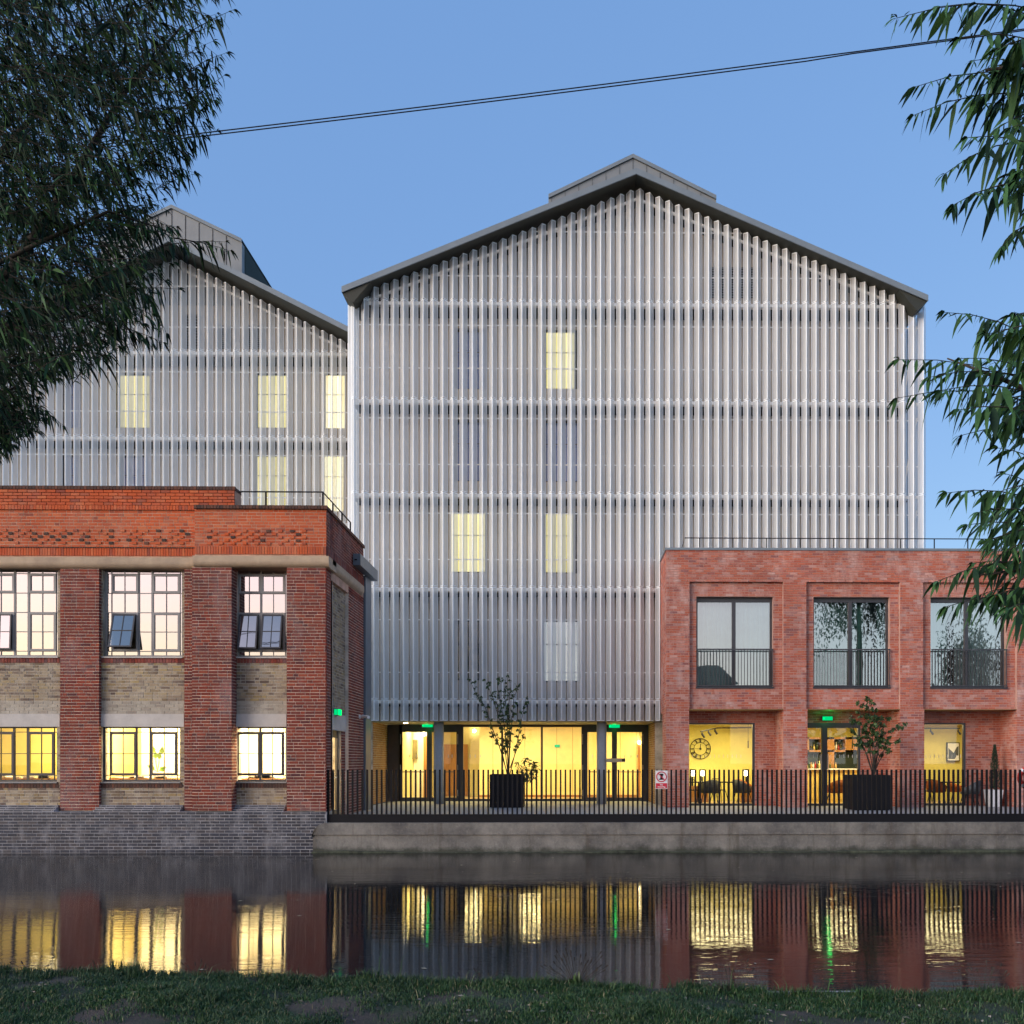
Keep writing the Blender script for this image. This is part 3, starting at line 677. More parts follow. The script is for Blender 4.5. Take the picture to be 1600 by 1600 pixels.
room(LB, OX+.2, X(115, 24), YW+.24, 27.5, zr0, zr1, 'mustard'); room(LB, X(115, 24)+.05, X(325, 24)-.03, YW+.24, 27.5, zr0, zr1, 'cream')
room(LB, X(325, 24), xs_-.36, YW+.24, 27.5, zr0, zr1, 'white', right=False)
area(-9.9, 24.7, zr1-.05, 1.6, .8, 70, (1,.9,.66)); area(-13.2, 25.6, zr1-.05, 3.4, 2.4, 190); area(-10.4, 25.3, zr1-.05, 2.6, 2.2, 170, (1,.80,.40)); area(-7.6, 25.3, zr1-.05, 2.2, 2.2, 330, (1,.86,.52))
# oak door frame seen through the second window, a shelf of lamps along the sill
x = X(182, 27.3); mb = MB(); za = zr0; zb = Z(1148, 27.3)
x = X(178, 27.3); mb.box(x, x+.15, 27.35, 27.48, za, zb); mb.box(x+.5, x+.58, 27.35, 27.48, za, zb); mb.box(x+.15, x+.5, 27.35, 27.48, zb-.15, zb); MB().box(X(221, 25.9), X(320, 25.9), 25.9, 26.0, za, zr1-.02).build('interior_screen', M['white'], LB); mb.build('interior_door_frame', M['wood'], LB)
for si, px in enumerate((168, 182, 224, 240, 253, 40, 60, 405)):
    p = P(px, 1140, 25.2); mb = MB(); mb.box(p.x-.02, p.x+.02, 25.18, 25.22, zr1-.35, zr1); mb.tube([(p.x, 25.2, zr1-.3), (p.x+.09, 25.1, zr1-.42)], .045)
    tag(mb.build('spotlight', M['black']), 'black ceiling spotlight, ' + ['first of five from the left behind the middle lower window', 'second of five from the left behind the middle lower window', 'third of five behind the middle lower window', 'fourth of five behind the middle lower window', 'rightmost of five behind the middle lower window', 'left one of two behind the leftmost lower window', 'right one of two behind the leftmost lower window', 'the only one behind the corner lower window'][si], 'spotlight', 'black ceiling spotlights behind the lower windows')
# desks with papers along the lower windows (warm shapes seen above the sills)
for (a, b) in ((-20, 90), (170, 280), (368, 445)):
    p0 = P(a, 1216, 24.3); p1 = P(b, 1216, 24.3)
    d = thing('desk', f"oak desk behind the lower {'left' if a < 0 else 'middle' if a < 300 else 'corner'} window of the old brick building", 'desk', ((p0.x+p1.x)/2, 24.4, zr0), 'desks behind the lower windows')
    MB().box(p0.x, p1.x, 24.1, 24.8, p0.z-.04, p0.z).build('desk_top', M['wood'], d)
    for xx in (p0.x+.05, p1.x-.1):
        for yy in (24.12, 24.72): MB().box(xx, xx+.05, yy, yy+.05, zr0, p0.z-.04).build('leg', M['black'], d)
    q = MB(); rq = random.Random(a)
    for k in range(12): 
        xx = rq.uniform(p0.x+.1, p1.x-.3); q.box(xx, xx+rq.uniform(.1, .3), 24.2, 24.5, p0.z, p0.z+rq.uniform(.02, .09))
    tag(q.build('paper_stack', [M['signw']]), f"papers and books piled on the desk behind the lower {'left' if a < 0 else 'middle' if a < 300 else 'corner'} window", 'papers', 'paper piles on the desks')
# house plant in the middle window
pt = P(246, 1200, 24.5); pl_ = thing('house_plant', 'big-leaved house plant in the lower middle window of the brick building', 'plant', (pt.x, 24.5, Z(1216, 24.3)))
gm_ = plain('house_plant_leaf', (.25,.45,.04), .5)
for k in range(6):
    a = k*1.1; q = MB(); L1 = .16+.05*(k % 3); dx, dz = math.cos(a)*.7, abs(math.sin(a))+.4
    b0 = Vector((pt.x, 24.5, pt.z-.1)); tip = b0+Vector((dx*L1, -.05*(k % 2), dz*L1+.12*(k % 3))); md = (b0+tip)/2
    q.tube([b0, md, tip], .006, 5); q.build('stem', gm_, pl_)
    s = Vector((-dz, 0, dx)).normalized()*.07; e = (tip-b0).normalized()*.12
    q = MB(); q.poly([tip-e*.6, tip+s, tip+e*1.2, tip-s]); q.build('leaf', gm_, pl_)
# roof railing behind the parapet
rl = thing('roof_railing', 'thin black railing on the flat roof of the old brick building', 'railing', (xc-.5, 24, zTopR))
zr = Z(768.5, 23.6, 430); mb = MB()
mb.tube([(X(362, 23.6), 23.6, zr), (xc-.22, 23.6, zr), (xc-.22, 26.6, zr)], .018, 6); mb.build('handrail', M['black'], rl)
for (x, y) in ((X(415.5, 23.6), 23.6), (xc-.22, 23.6), (xc-.22, 24.6), (xc-.22, 25.6), (xc-.22, 26.6)):
    MB().box(x-.018, x+.018, y-.018, y+.018, zTopR-.3, zr).build('post', M['black'], rl)

# ------------------------------------------------------------------ gabled buildings behind folded metal screens
def panel_mesh(h, slope=0., a=.126, d=.165, s=.014):
    """folded V panel: apex towards -Y, perforated facets with solid edges; slope tilts the top"""
    mb = MB(); zt = lambda x: h + slope*x
    for sg in (-1, 1):
        p0 = (0, -d); p1 = (sg*a, 0); nx, ny = sg*d, -a; ln = math.hypot(nx, ny); nx /= ln; ny /= ln
        def q(t, o=0.): return (p0[0]+(p1[0]-p0[0])*t+nx*o, p0[1]+(p1[1]-p0[1])*t+ny*o)
        def face(t0, t1, z0, z1f, z1b=None, o=0., mi=0):
            A, B = q(t0, o), q(t1, o)
            za = z1f if isinstance(z1f, float) else zt(A[0]); zb = z1f if isinstance(z1f, float) else zt(B[0])
            pts = [(A[0], A[1], z0 if isinstance(z0, float) else zt(A[0])-s*2), (B[0], B[1], z0 if isinstance(z0, float) else zt(B[0])-s*2), (B[0], B[1], zb), (A[0], A[1], za)]
            mb.poly(pts if sg > 0 else pts[::-1], mi)
        e = s/math.hypot(a, d)
        face(0, 1, 0., None)
        face(0, e*1.9, 0., None, o=.003, mi=1); face(1-e*1.5, 1, 0., None, o=.003, mi=1)
        face(e*1.9, 1-e*1.5, 0., s*1.6, o=.003, mi=1); face(e*1.9, 1-e*1.5, None, None, o=.003, mi=1)
    me = bpy.data.meshes.new('screen_panel'); me.from_pydata(mb.v, [], mb.f); me.materials.append(M['perf']); me.materials.append(M['strip'])
    me.polygons.foreach_set('material_index', mb.m); me.update(); return me

def gabled(name, label, YS, YF, YWl, ridge_px, ridge_py, eaveL_px, slopeL, slopeR, finL, finR, ridge_fin_py, bands, bottom_py, rods, wall_x, group, in_slopes, roof_back, refpx, inset_bottom=None):
    """YS screen plane, YF fascia plane, YWl wall plane"""
    rx = P(ridge_px, ridge_py, YF); B = thing(name, label, 'building', (rx.x, YWl, TERR), group)
    hw = 9.35
    # roof slab
    zt = rx.z; xl, xr = rx.x-hw, rx.x+hw; zl, zrr = zt-slopeL*hw, zt-slopeR*hw; th = .19
    for (x0, z0, x1, z1, nm) in ((xl, zl, rx.x, zt, 'roof_slope'), (rx.x, zt, xr, zrr, 'roof_slope')):
        MB().prism_y([(x0, z0-th+.02), (x1, z1-th+.02), (x1, z1-.01), (x0, z0-.01)], YF+.05, roof_back, 0).build(nm, M['soffit'], B)
        MB().prism_y([(x0, z0-th), (x1, z1-th), (x1, z1), (x0, z0)], YF, YF+.045, 0).build('fascia', M['fascia'], B)
    # eaves underside wedges
    for (sx, xe, ze) in ((1, xl, zl), (-1, xr, zrr)):
        sl_ = slopeL if sx > 0 else slopeR
        MB().prism_y([(xe+sx*.02, ze-th), (xe+sx*.34, ze-th-.30), (xe+sx*.9, ze-th+.9*sl_-.0)][::sx], YF+.06, roof_back, 0).build('eaves_soffit', M['soffit'], B)
    # fins
    fx0, fx1 = P(finL, 0, YS).x, P(finR, 0, YS).x; rfx = P(ridge_px+1.5 if name.endswith('x') else ridge_px+1.5, ridge_fin_py, YS)
    pitch = .3175; bz = [Z(b_, YS, refpx) for b_ in bands]; zb = Z(bottom_py, YS, refpx)
    def top(x): return rfx.z - (in_slopes[0]*(rfx.x-x) if x < rfx.x else in_slopes[1]*(x-rfx.x))
    levels = [zb] + bz[::-1]; cache = {}
    n = int((fx1-fx0)/pitch)+1
    for i in range(n):
        x = fx0 + .122 + i*pitch; tz = top(x)
        for k, z0 in enumerate(levels):
            z1 = levels[k+1]-.02 if k+1 < len(levels) else 1e9
            if z0 > tz-.15: break
            if z1 < tz-.05:
                if k not in cache: cache[k] = panel_mesh(z1-z0)
                me = cache[k]
            else: me = panel_mesh(tz-z0, in_slopes[0] if x < rfx.x-.1 else (-in_slopes[1] if x > rfx.x+.1 else 0))
            if z1 >= tz-.05 or True: piece('screen_panel', me, B, (x, YS, z0))
            if z1 >= tz-.05: break
    # rails, rods, trays
    for bi_, z in enumerate(bz):
        xa = max(fx0, rfx.x-(rfx.z-z)/in_slopes[0]) ; xb = min(fx1, rfx.x+(rfx.z-z)/in_slopes[1])
        MB().box(xa+.02, xb-.02, YS+.01, YS+.07, z-.13, z-.03).build('rail', M['rail'], B)
        MB().box(max(xa, wall_x[0])+.02, min(xb, wall_x[1])-.02, YS+.12, YWl-.01, z-.20, z-.16).build('walkway_tray', M['tray'], B)
    for ry in rods:
        z = Z(ry, YS, refpx); xa = max(fx0, rfx.x-(rfx.z-z)/in_slopes[0]); xb = min(fx1, rfx.x+(rfx.z-z)/in_slopes[1])
        MB().box(xa+.02, xb-.02, YS+.0, YS+.02, z-.017, z+.017).build('rod', M['rail'], B)
    for sg, sl_ in ((-1, in_slopes[0]), (1, in_slopes[1])):
        xe = fx0 if sg < 0 else fx1; ln = abs(xe-rfx.x)
        MB().prism_y([(rfx.x, rfx.z-.30), (xe, rfx.z-.30-sl_*ln), (xe, rfx.z-.22-sl_*ln), (rfx.x, rfx.z-.22)][::(-1 if sg < 0 else 1)][::-1], YS+.02, YS+.08).build('gable_rail', M['rail'], B)
    # returns of the screen down the two flanks, with diagonal braces
    for sg, xe in ((-1, fx0), (1, fx1)):
        hh = top(xe)-zb-.1; me = panel_mesh(hh)
        for k in range(7): piece('screen_panel', me, B, (xe+sg*.0, YS+.25+k*pitch, zb), rotz=R_(90*sg))
        for q in range(len(levels)):
            z0 = levels[q]; z1 = min(z0+2.6, top(xe)-.1)
            x1_ = wall_x[0] if sg < 0 else wall_x[1]
            if abs(x1_-xe) > .1: MB().tube([(xe-sg*.05, YS+.3, z1), (x1_+sg*.02, YS+.55, z0+.4)], .03, 6).build('brace', M['rail'], B)
    return B, dict(fx0=fx0, fx1=fx1, rfx=rfx, bz=bz, zb=zb, top=top)

def curtain(x0, x1, y, z0, z1, amp=.02, nf=14, seed=0):
    r = random.Random(seed); mb = MB(); n = nf*6; ph = r.uniform(0, 6)
    pts = [(x0+(x1-x0)*i/n, y+amp*math.sin(ph+2*math.pi*nf*i/n+.8*math.sin(i*.37+ph))) for i in range(n+1)]
    for a, b2 in zip(pts[:-1], pts[1:]): mb.poly([(a[0], a[1], z0), (b2[0], b2[1], z0), (b2[0], b2[1], z1), (a[0], a[1], z1)])
    return mb
def glow_curtain_mat(name, c1, c2, s):  # room light, in vertical streaks, put into the curtain's own emission
    m, t, o = new_mat(name); e = N(t, 'ShaderNodeEmission'); g = N(t, 'ShaderNodeNewGeometry')
    mp = N(t, 'ShaderNodeMapping'); mp.inputs['Scale'].default_value = (7, 0, .25); t.links.new(g.outputs['Position'], mp.inputs[0])
    n = N(t, 'ShaderNodeTexNoise'); n.inputs['Scale'].default_value = 1.6; n.inputs['Detail'].default_value = 3; L(t, mp, 0, n, 'Vector')
    t.links.new(mixc(t, maprange(t, n.outputs[0], .35, .65), c1, c2), e.inputs[0]); oi = N(t, 'ShaderNodeObjectInfo'); t.links.new(maprange(t, oi.outputs['Random'], 0, 1, s*.7, s*1.35), e.inputs[1]); L(t, e, 0, o, 0); return m
M['blind'] = glow_curtain_mat('glowing_blind', (1, .88, .46), (.66, .58, .22), .48)
M['blindw'] = glow_curtain_mat('glowing_room_white', (1, .93, .62), (1, .80, .34), 1.0)
M['netw'] = glow_curtain_mat('glowing_net_curtain', (.95, 1, .96), (.55, .58, .60), .36)  # the net's paleness is its own added glow, no lamp behind it
M['bluec'] = plain('sky_reflection_curtain', (.16,.28,.66), .8, var=.05)  # sky reflection of the unlit panes, put into the curtain's blue
def upper_window(B, rect, Y, mode, seed):
    x0, x1, z0, z1 = rect; f = MB(); e = .055
    f.box(x0, x0+e, Y-.02, Y+.05, z0, z1); f.box(x1-e, x1, Y-.02, Y+.05, z0, z1); f.box(x0+e, x1-e, Y-.02, Y+.05, z0, z0+e); f.box(x0+e, x1-e, Y-.02, Y+.05, z1-e, z1)
    w_ = f.build('window', M['dframe'], B)
    MB().poly([(x0+e, Y+.02, z0+e), (x1-e, Y+.02, z0+e), (x1-e, Y+.02, z1-e), (x0+e, Y+.02, z1-e)]).build('pane', M['glassM' if mode not in ('lit', 'white') else 'glassG'], w_)
    r = MB(); 
    for k in (.4,): r.box(x0+.01, x1-.01, Y-.12, Y-.10, z0+(z1-z0)*.6, z0+(z1-z0)*.6+.02)
    r.build('guard_bar', M['dframe'], w_)
    mt = {'lit': 'blind', 'white': 'blindw', 'dark': 'bluec', 'net': 'netw', 'black': 'dteal'}[mode]
    curtain(x0+.03, x1-(.03 if seed not in (1, 5) else (x1-x0)*.2), Y+.16, z0, z1, .018 if mode != 'white' else .001, 9, seed).build('curtain', M[mt], w_)
    bx = MB(); bx.poly([(x0-.2, Y+.6, z0-.1), (x1+.2, Y+.6, z0-.1), (x1+.2, Y+.6, z1+.1), (x0-.2, Y+.6, z1+.1)]); bx.build('room_back', M['tray'], w_)
def louvre(B, rect, Y, nsl):
    x0, x1, z0, z1 = rect; f = MB(); f.box(x0, x1, Y-.01, Y+.0, z0, z1); l_ = f.build('louvre', M['seam'], B)
    s = MB()
    for k in range(nsl): z = z0+(z1-z0)*(k+.5)/nsl; s.poly([(x0, Y-.05, z-.03), (x1, Y-.05, z-.03), (x1, Y-.012, z+.03), (x0, Y-.012, z+.03)])
    s.build('slat', M['zinc'], l_)['kind'] = 'stuff'

# main
YS, YF, YM = 30.8, 30.2, 31.62
wx = (X(560, YM), X(1407, YM))
MG, g1 = gabled('gabled_building', 'large pale gabled building behind the folded metal screen, centre of the photo', YS, YF, YM, 994.3, 262, 547, .4116, .4254, 549, 1440, 297, [472, 625, 771, 917.5, 1092.5], 1126.5,
                [363, 433, 510, 577, 655, 727, 803, 875, 969, 1051], wx, 'gabled buildings behind metal screens', (.386, .399), 52, 995)
mw = [((710, 513, 761, 608), 'dark'), ((851, 514, 909, 608), 'lit'), ((710, 655, 760, 752), 'dark'), ((850, 656, 909, 753), 'dark'), ((702, 798, 760, 895), 'lit'), ((849, 799, 907, 896), 'lit'), ((708, 968, 758, 1063), 'black'), ((847, 968, 907, 1066), 'net')]
hs = [RC(*r_, YM) for r_, m_ in mw]
zwt = g1['top'](wx[0]) - .35; core = MB()
zg0 = g1['zb']+.02
holed(core, wx[0], wx[1], zg0, zwt-.05, YM, YM+.3, hs)
rf = g1['rfx']
core.prism_y([(wx[0], zwt-.05), (wx[1], zwt-.05), (wx[1], g1['top'](wx[1])-.02), (rf.x, rf.z-.12), (wx[0], g1['top'](wx[0])-.02)], YM, YM+.3)
core.box(wx[0], wx[0]+.3, YM+.3, 51.5, TERR, zwt); core.box(wx[1]-.3, wx[1], YM+.3, 51.5, TERR, zwt); core.box(wx[0], wx[1], 51.5, 51.8, TERR, zwt)
core.build('wall', M['bwall'], MG)
for k, ((r_, m_), h_) in enumerate(zip(mw, hs)): upper_window(MG, h_, YM+.12, m_, k)
louvre(MG, RC(1107, 418, 1187, 466, YM), YM-.01, 12)
# lantern on the ridge
def lantern(B, ap, lx, rxp, Y0, depth, pitch, step, fm, sidemat='zinc', h=1.2):
    a = P(*ap, Y0); x0 = P(lx, 0, Y0).x; x1 = P(rxp, 0, Y0).x
    zl = a.z-pitch*(a.x-x0); zr_ = a.z-pitch*(x1-a.x)
    body = MB().prism_y([(x0, zl-h), (x1, zr_-h), (x1, zr_), (a.x, a.z), (x0, zl)], Y0, Y0+depth)
    l_ = body.build('roof_lantern', fm, B)
    for sg in (-1, 1):
        xe = x0 if sg < 0 else x1; ze = zl if sg < 0 else zr_
        pts = [(a.x, a.z-.10), (xe, ze-.10), (xe, ze+.03), (a.x, a.z+.03)]
        MB().prism_y(pts if sg > 0 else pts[::-1], Y0-.06, Y0+depth).build('verge_trim', M['fascia'], l_)
        MB().prism_y([(p[0], p[1]-.075-(.0 if i in (2, 3) else -.03)) for i, p in enumerate([(a.x, a.z-.06), (xe-sg*.1, ze-.06+pitch*.1), (xe-sg*.1, ze-.02+pitch*.1), (a.x, a.z-.02)])][::sg], Y0-.02, Y0-.004).build('shadow_joint', M['seam'], l_)
    x = a.x; k = 0
    n_ = int((x1-x0)/2/step)+1
    for k in range(-n_, n_+1):
        x = a.x+k*step
        if x0+.1 < x < x1-.1: MB().box(x-.012, x+.012, Y0-.012, Y0-.003, a.z-abs(k)*step*pitch-h, a.z-abs(k)*step*pitch-.13).build('panel_joint', M['softseam' if sidemat == 'zinc' else 'seam'], l_)
    MB().box(x1+.003, x1+.02, Y0+.3, Y0+depth-.1, zr_-h, zr_-.1).build('side_glazing', M['dteal'] if sidemat == 'dark' else fm, l_)
    return l_
lantern(MG, (989, 243), 857, 1119, 32.2, 8, .487, .46, M['zinc'], h=.9)
# ground floor: soffit, columns, brick reveals, glazing
YG = 33.6
xa, xb = X(581.5, 30.95), X(1023.5, 30.95)
MB().box(xa-.0, xb, YS+.05, YG+.1, g1['zb']-.02, g1['zb']+.0).build('soffit', plain('entrance_soffit', (.30,.27,.16), .6), MG)
bx = Bricks()
MB().box(wx[0], xa-.012, YS+.3, YG+4, TERR, g1['zb']-.03).build('flank_wall', M['mortar_y'], MG); MB().box(xb+.012, xb+.35, YS+.3, YG+4, TERR, g1['zb']-.03).build('flank_wall', M['mortar_y'], MG)
bx.field('warm', 'y', xa-.012, 1, YS+.3, YG, TERR, g1['zb']-.03, seed=101, key=0); bx.field('warm', 'y', xb+.012, -1, YS+.3, YG, TERR, g1['zb']-.03, seed=102, key=0)
bx.finish(MG, 300)
for px in (685.5, 940):
    p = P(px, 1255, 31.35); c = MB().cyl(p.x, 31.35, TERR, g1['zb']-.02, .165, seg=28); c.build('column', M['colgrey'], MG, smooth=True)
def frame_rects(lst, Y, mat, parent, name, d=.08, y1=None):
    mb = MB()
    for r_ in lst: x0, x1, z0, z1 = RC(*r_, Y); mb.box(x0, x1, Y-d/2, Y+d/2, max(z0, TERR), z1)
    return mb.build(name, mat, parent)
zgt = g1['zb']-.03
def gpane(parent, r_, Y, mat=None):
    x0, x1, z0, z1 = RC(*r_, Y); return MB().poly([(x0, Y, z0), (x1, Y, z0), (x1, Y, z1), (x0, Y, z1)]).build('pane', mat or M['glassG'], parent)
x0_, x1_, _, _ = RC(603, 0, 628.5, 1, YG)
MB().box(xa, x1_, YG-.04, YG+.06, TERR, zgt).build('dark_panel', plain('dark_timber_panel', (.05,.035,.03), .6), MG)
def double_door(parent, L0, L1, L2, L3, L4, L5, top, Y):
    """frame L0..L1, leaf glass L1..L2, meeting stile L2..L3, leaf glass L3..L4, frame L4..L5"""
    d = frame_rects([(L0, 1120, L1, 1252), (L2, 1120, L3, 1252), (L4, 1120, L5, 1252), (L1, 1120, L2, top), (L3, 1120, L4, top), (L1, 1246, L2, 1252), (L3, 1246, L4, 1252)], Y, M['dframe'], parent, 'entrance_door')
    for (a, b) in ((L1, L2), (L3, L4)): gpane(d, (a, top, b, 1246), Y)
    for (a, b) in ((L1, L2), (L3, L4)):
        x0, x1, z0, z1 = RC(a, 1202, b, 1206, Y); MB().tube([(x0+.03, Y-.12, z0), (x1-.03, Y-.12, z0)], .016, 6).build('handle', M['dframe'], d)
    for px in (L0+1.5, L4+1.5):
        for (ya, yb) in ((1147, 1163), (1195, 1203), (1234, 1244)):
            x0, x1, z0, z1 = RC(px, ya, px+.9, yb, Y-.05); MB().box(x0, x1, Y-.06, Y-.045, z0, z1).build('hinge', M['lintel'], d)
    return d
double_door(MG, 624, 628.5, 667, 675, 713.3, 724, 1144, YG)
double_door(MG, 908.5, 918, 956, 964, 1002.5, 1013, 1144, YG)
sf = frame_rects([(724, 1120, 908.5, 1136), (783.2, 1136, 786.2, 1248), (845.5, 1136, 848.3, 1248), (724, 1248, 908.5, 1252)], YG, M['dframe'], MG, 'glazed_screen', d=.1)
for (a, b) in ((724, 783.2), (786.2, 845.5), (848.3, 908.5)): gpane(sf, (a, 1136, b, 1248), YG)
mb = MB()
for a in (610, 640, 650, 700, 706, 734, 742, 750, 925, 975, 985, 995):   # manifestation dashes on the glass
    x0, x1, z0, z1 = RC(a, 1179, a+1.3, 1184, YG-.01)
    if a > 628: mb.box(x0, x1, YG-.046, YG-.043, z0, z1)
mb.build('glass_marks', M['signw'], sf)
MB().box(X(1013, YG), xb, YG-.03, YG+.06, TERR, zgt).build('end_panel', M['dframe'], MG)
# lobby
zc = Z(1139, YG+.4)+.05
room(MG, X(628, YG), X(1012, YG), YG+.1, 38.5, TERR+.004, zc+.25, 'cream', 'ceil')
lx0, lx1 = X(628, YG), X(1012, YG)
MB().box(X(749, 37), lx1-.02, 37.0, 37.12, TERR+.01, zc+.24).build('lobby_partition', M['cream'], MG)
MB().box(lx0+.02, X(668, 36), 36, 36.1, TERR+.01, zc+.24).build('lobby_partition', M['white'], MG)
def idoor(pxa, pxb, pyt, Y, label):
    x0, x1, _, z1 = RC(pxa, pyt, pxb, 1245, Y); MB().box(x0, x1, Y-.05, Y, TERR+.01, z1).build('inner_door', M['wood'], MG)
idoor(693, 731, 1163, 38.4, ''); idoor(662, 667.5, 1150, 36.0, ''); idoor(996, 1003, 1160, 36.9, '')
nb = P(646, 1171, 35.9); x0, x1, z0, z1 = RC(639.5, 1156, 652, 1186, 35.9)
tag(MB().box(x0, x1, 35.88, 35.98, z0, z1).build('notice_board', plain('board_felt', (.16,.13,.06), .8)), 'dark notice board on the white lobby wall inside the left entrance door', 'notice board')
mb = MB(); x0, x1, z0, z1 = RC(947, 1185, 977, 1191, YG+.02); mb.box(x0, x1, YG-.052, YG-.047, z0, z1)
st = tag(mb.build('door_notice', M['signw']), 'narrow white notice strip stuck on the right entrance door', 'notice')
x0, x1, z0, z1 = RC(971.5, 1185.5, 976.5, 1190, YG+.02); MB().box(x0, x1, YG-.056, YG-.053, z0, z1).build('printed_corner', M['greyf'], st)

for px_, e_ in ((648, 45), (735, 40), (830, 55), (985, 60)): area(X(px_, 35.0), 35.0, zc+.19, .8, .8, e_, (1, .79, .35))
for px, w_ in ((646, 4), (690, 5), (985, 5), (800, 5)):
    p = P(px, 1143, 35.3); tag(MB().box(p.x-.5, p.x+.5, 34.9, 35.3, zc+.235, zc+.245).build('ceiling_light', M['litw']), {646: 'flat ceiling light over the left leaf of the left entrance', 690: 'flat ceiling light behind the left grey column', 985: 'flat ceiling light behind the right entrance door', 800: 'flat ceiling light above the middle of the lobby'}[px], 'ceiling light', 'flat ceiling lights in the lobby')
for px, py, Yq, lab in ((662, 1147, 35.8, 'bright round wall lamp beside the notice board in the lobby'), (999, 1160, 36.8, 'bright wall lamp over the inner door at the right of the lobby'), (741, 1142, 38.2, 'round lamp at the back of the lobby, left of the wide glazing')):
    p = P(px, py, Yq); q = MB().tube([p, p+Vector((0, .05, 0))], .07, 14); tag(q.build('wall_lamp', M['lit']), lab, 'wall lamp', 'bright lamps in the lobby')
x = X(770, 37)
while x < X(1000, 37): MB().box(x, x+.012, 36.992, 37.0, TERR+.1, zc+.2).build('panel_joint', M['wood'], MG); x += .62
MB().box(X(749, 37), lx1-.03, 36.985, 37.0, TERR+.01, TERR+.1).build('skirting', M['wood'], MG)
p = P(870.5, 1165.5, 36.97); tag(MB().box(p.x-.1, p.x+.1, 36.93, 36.97, p.z-.05, p.z+.05).build('exit_sign', M['greenf']), 'tiny green exit sign on the lobby back wall right of the middle mullion', 'exit sign', 'green lit exit signs')
p = P(631, 1127.5, 31.9); dl = MB().cyl(P(634, 0, 31.9).x, 31.9, g1['zb']-.035, g1['zb']-.021, .07, seg=16)
tag(dl.build('downlight', M['lit']), 'small round downlight in the soffit above the left entrance', 'downlight')

# second gabled building to the left, further back
YS2, YF2, YM2 = 34.5, 33.45, 35.35
wx2 = (X(-55, YM2), X(585, YM2))
G2, g2 = gabled('gabled_building', 'second gabled building behind the metal screen, half hidden by the left tree', YS2, YF2, YM2, 263, 368, -150, .50, .50, -150, 560, 399, [548, 681.5, 815], 948,
                [447, 511, 581, 643, 711, 777, 845, 910], wx2, 'gabled buildings behind metal screens', (.49, .49), 55, 300)
w2 = [((98, 583, 126, 669), 'dark'), ((181, 582, 234, 669), 'lit'), ((399, 582, 449, 669), 'lit'), ((505, 582, 540, 670), 'white'), ((95, 709, 122, 795), 'dark'), ((187, 709, 236, 795), 'dark'), ((397, 709, 449, 796), 'lit'), ((503, 709, 538, 800), 'white')]
hs2 = [RC(*r_, YM2) for r_, m_ in w2]
zwt2 = Z(566, YM2, 300); core = MB(); holed(core, wx2[0], wx2[1], 3.0, zwt2, YM2, YM2+.3, hs2); rf = g2['rfx']
core.prism_y([(wx2[0], zwt2), (wx2[1], zwt2), (wx2[1], g2['top'](wx2[1])-.02), (rf.x, rf.z-.12), (wx2[0], g2['top'](wx2[0])-.02)], YM2, YM2+.3)
core.box(wx2[0], wx2[1], 54.2, 54.5, TERR, zwt2); core.box(wx2[0], wx2[0]+.3, YM2+.3, 54.2, TERR, zwt2); core.build('wall', M['bwall'], G2)
for k, ((r_, m_), h_) in enumerate(zip(w2, hs2)): upper_window(G2, h_, YM2+.12, m_, k+20)
for r_ in ((236, 507, 262, 545), (283, 492, 313, 545), (336, 509, 361, 545), (382, 509, 413, 545)): louvre(G2, RC(*r_, YM2), YM2-.01, 12)
lantern(G2, (268.5, 322), 158, 378, 35.3, 10, .478, .50, M['zinc'], 'dark', h=2.4)

# ------------------------------------------------------------------ new brick building on the right
YB = 28.9; YBp = 29.02; YBw = 29.22
xR0 = X(1041, YB); xR1 = X(2150, YB)
RB = thing('brick_building', 'new red brick building with three big windows over cafe openings on the right', 'building', (xR0+3, YB+1, TERR))
zRt = Z(859.5, YB, 1100); zRs = Z(1108, YB, 1250)
pit = (1444-1261.5); NP = 6
pier_px = [(1041, 1077)] + [(1224+i*pit, 1262+i*pit) for i in range(NP)]
bb = Bricks(); core = MB()
pan = [(1077.5+i*pit if i else 1077.5, 1224+i*pit) for i in range(NP)]
winr = [(X(1088+i*183.0, YBp), X(1208+i*182.3, YBp), Z(1074.5, YBp, 1200), Z(932.5, YBp, 1200)) for i in range(NP)]
panr = [(X(a, YB), X(b, YB), zRs, Z(908, YB, 1200)) for a, b in pan]
# front skin above the openings
holed(core, xR0+.01, xR1, zRs+.01, zRt, YB+.01, YB+.115, panr)
for i in range(NP):
    h = panr[i]; holed(core, h[0]-.02, h[1]+.02, zRs+.012, h[3]+.02, YBp, YBp+.3, [winr[i]])
core.build('wall_core', M['mortar_n'], RB)
bb.field('new', 'x', YB+.01, -1, xR0, xR1, zRs, zRt, holes=panr, key=0, seed=200, proud=.010, jit=.0015)
for i in range(NP):
    h = panr[i]; bb.field('new', 'x', YBp, -1, h[0], h[1], zRs, h[3], holes=[winr[i]], key=0 if i < 3 else 1, seed=201+i, proud=.008, jit=.0015)
for i, (a, b) in enumerate(pier_px):
    xa_, xb_ = X(a, YB), X(b, YB)
    MB().box(xa_+.01, xb_-.01, YB+.01, 30.1, TERR, zRs+.005).build('pier_core', M['mortar_n'], RB)
    bb.field('new', 'x', YB+.01, -1, xa_, xb_, TERR, zRs, key=0, seed=220+i)
    bb.field('new', 'y', xa_+.01, -1, YB, 30.1, TERR, zRs, key=1, seed=240+i); bb.field('new', 'y', xb_-.01, 1, YB, 30.1, TERR, zRs, key=1, seed=260+i)
MB().box(xR0-.0, xR1, YB+.012, 30.15, zRs-.012, zRs+.002).build('soffit', plain('timber_soffit', (.30,.19,.08), .6), RB)
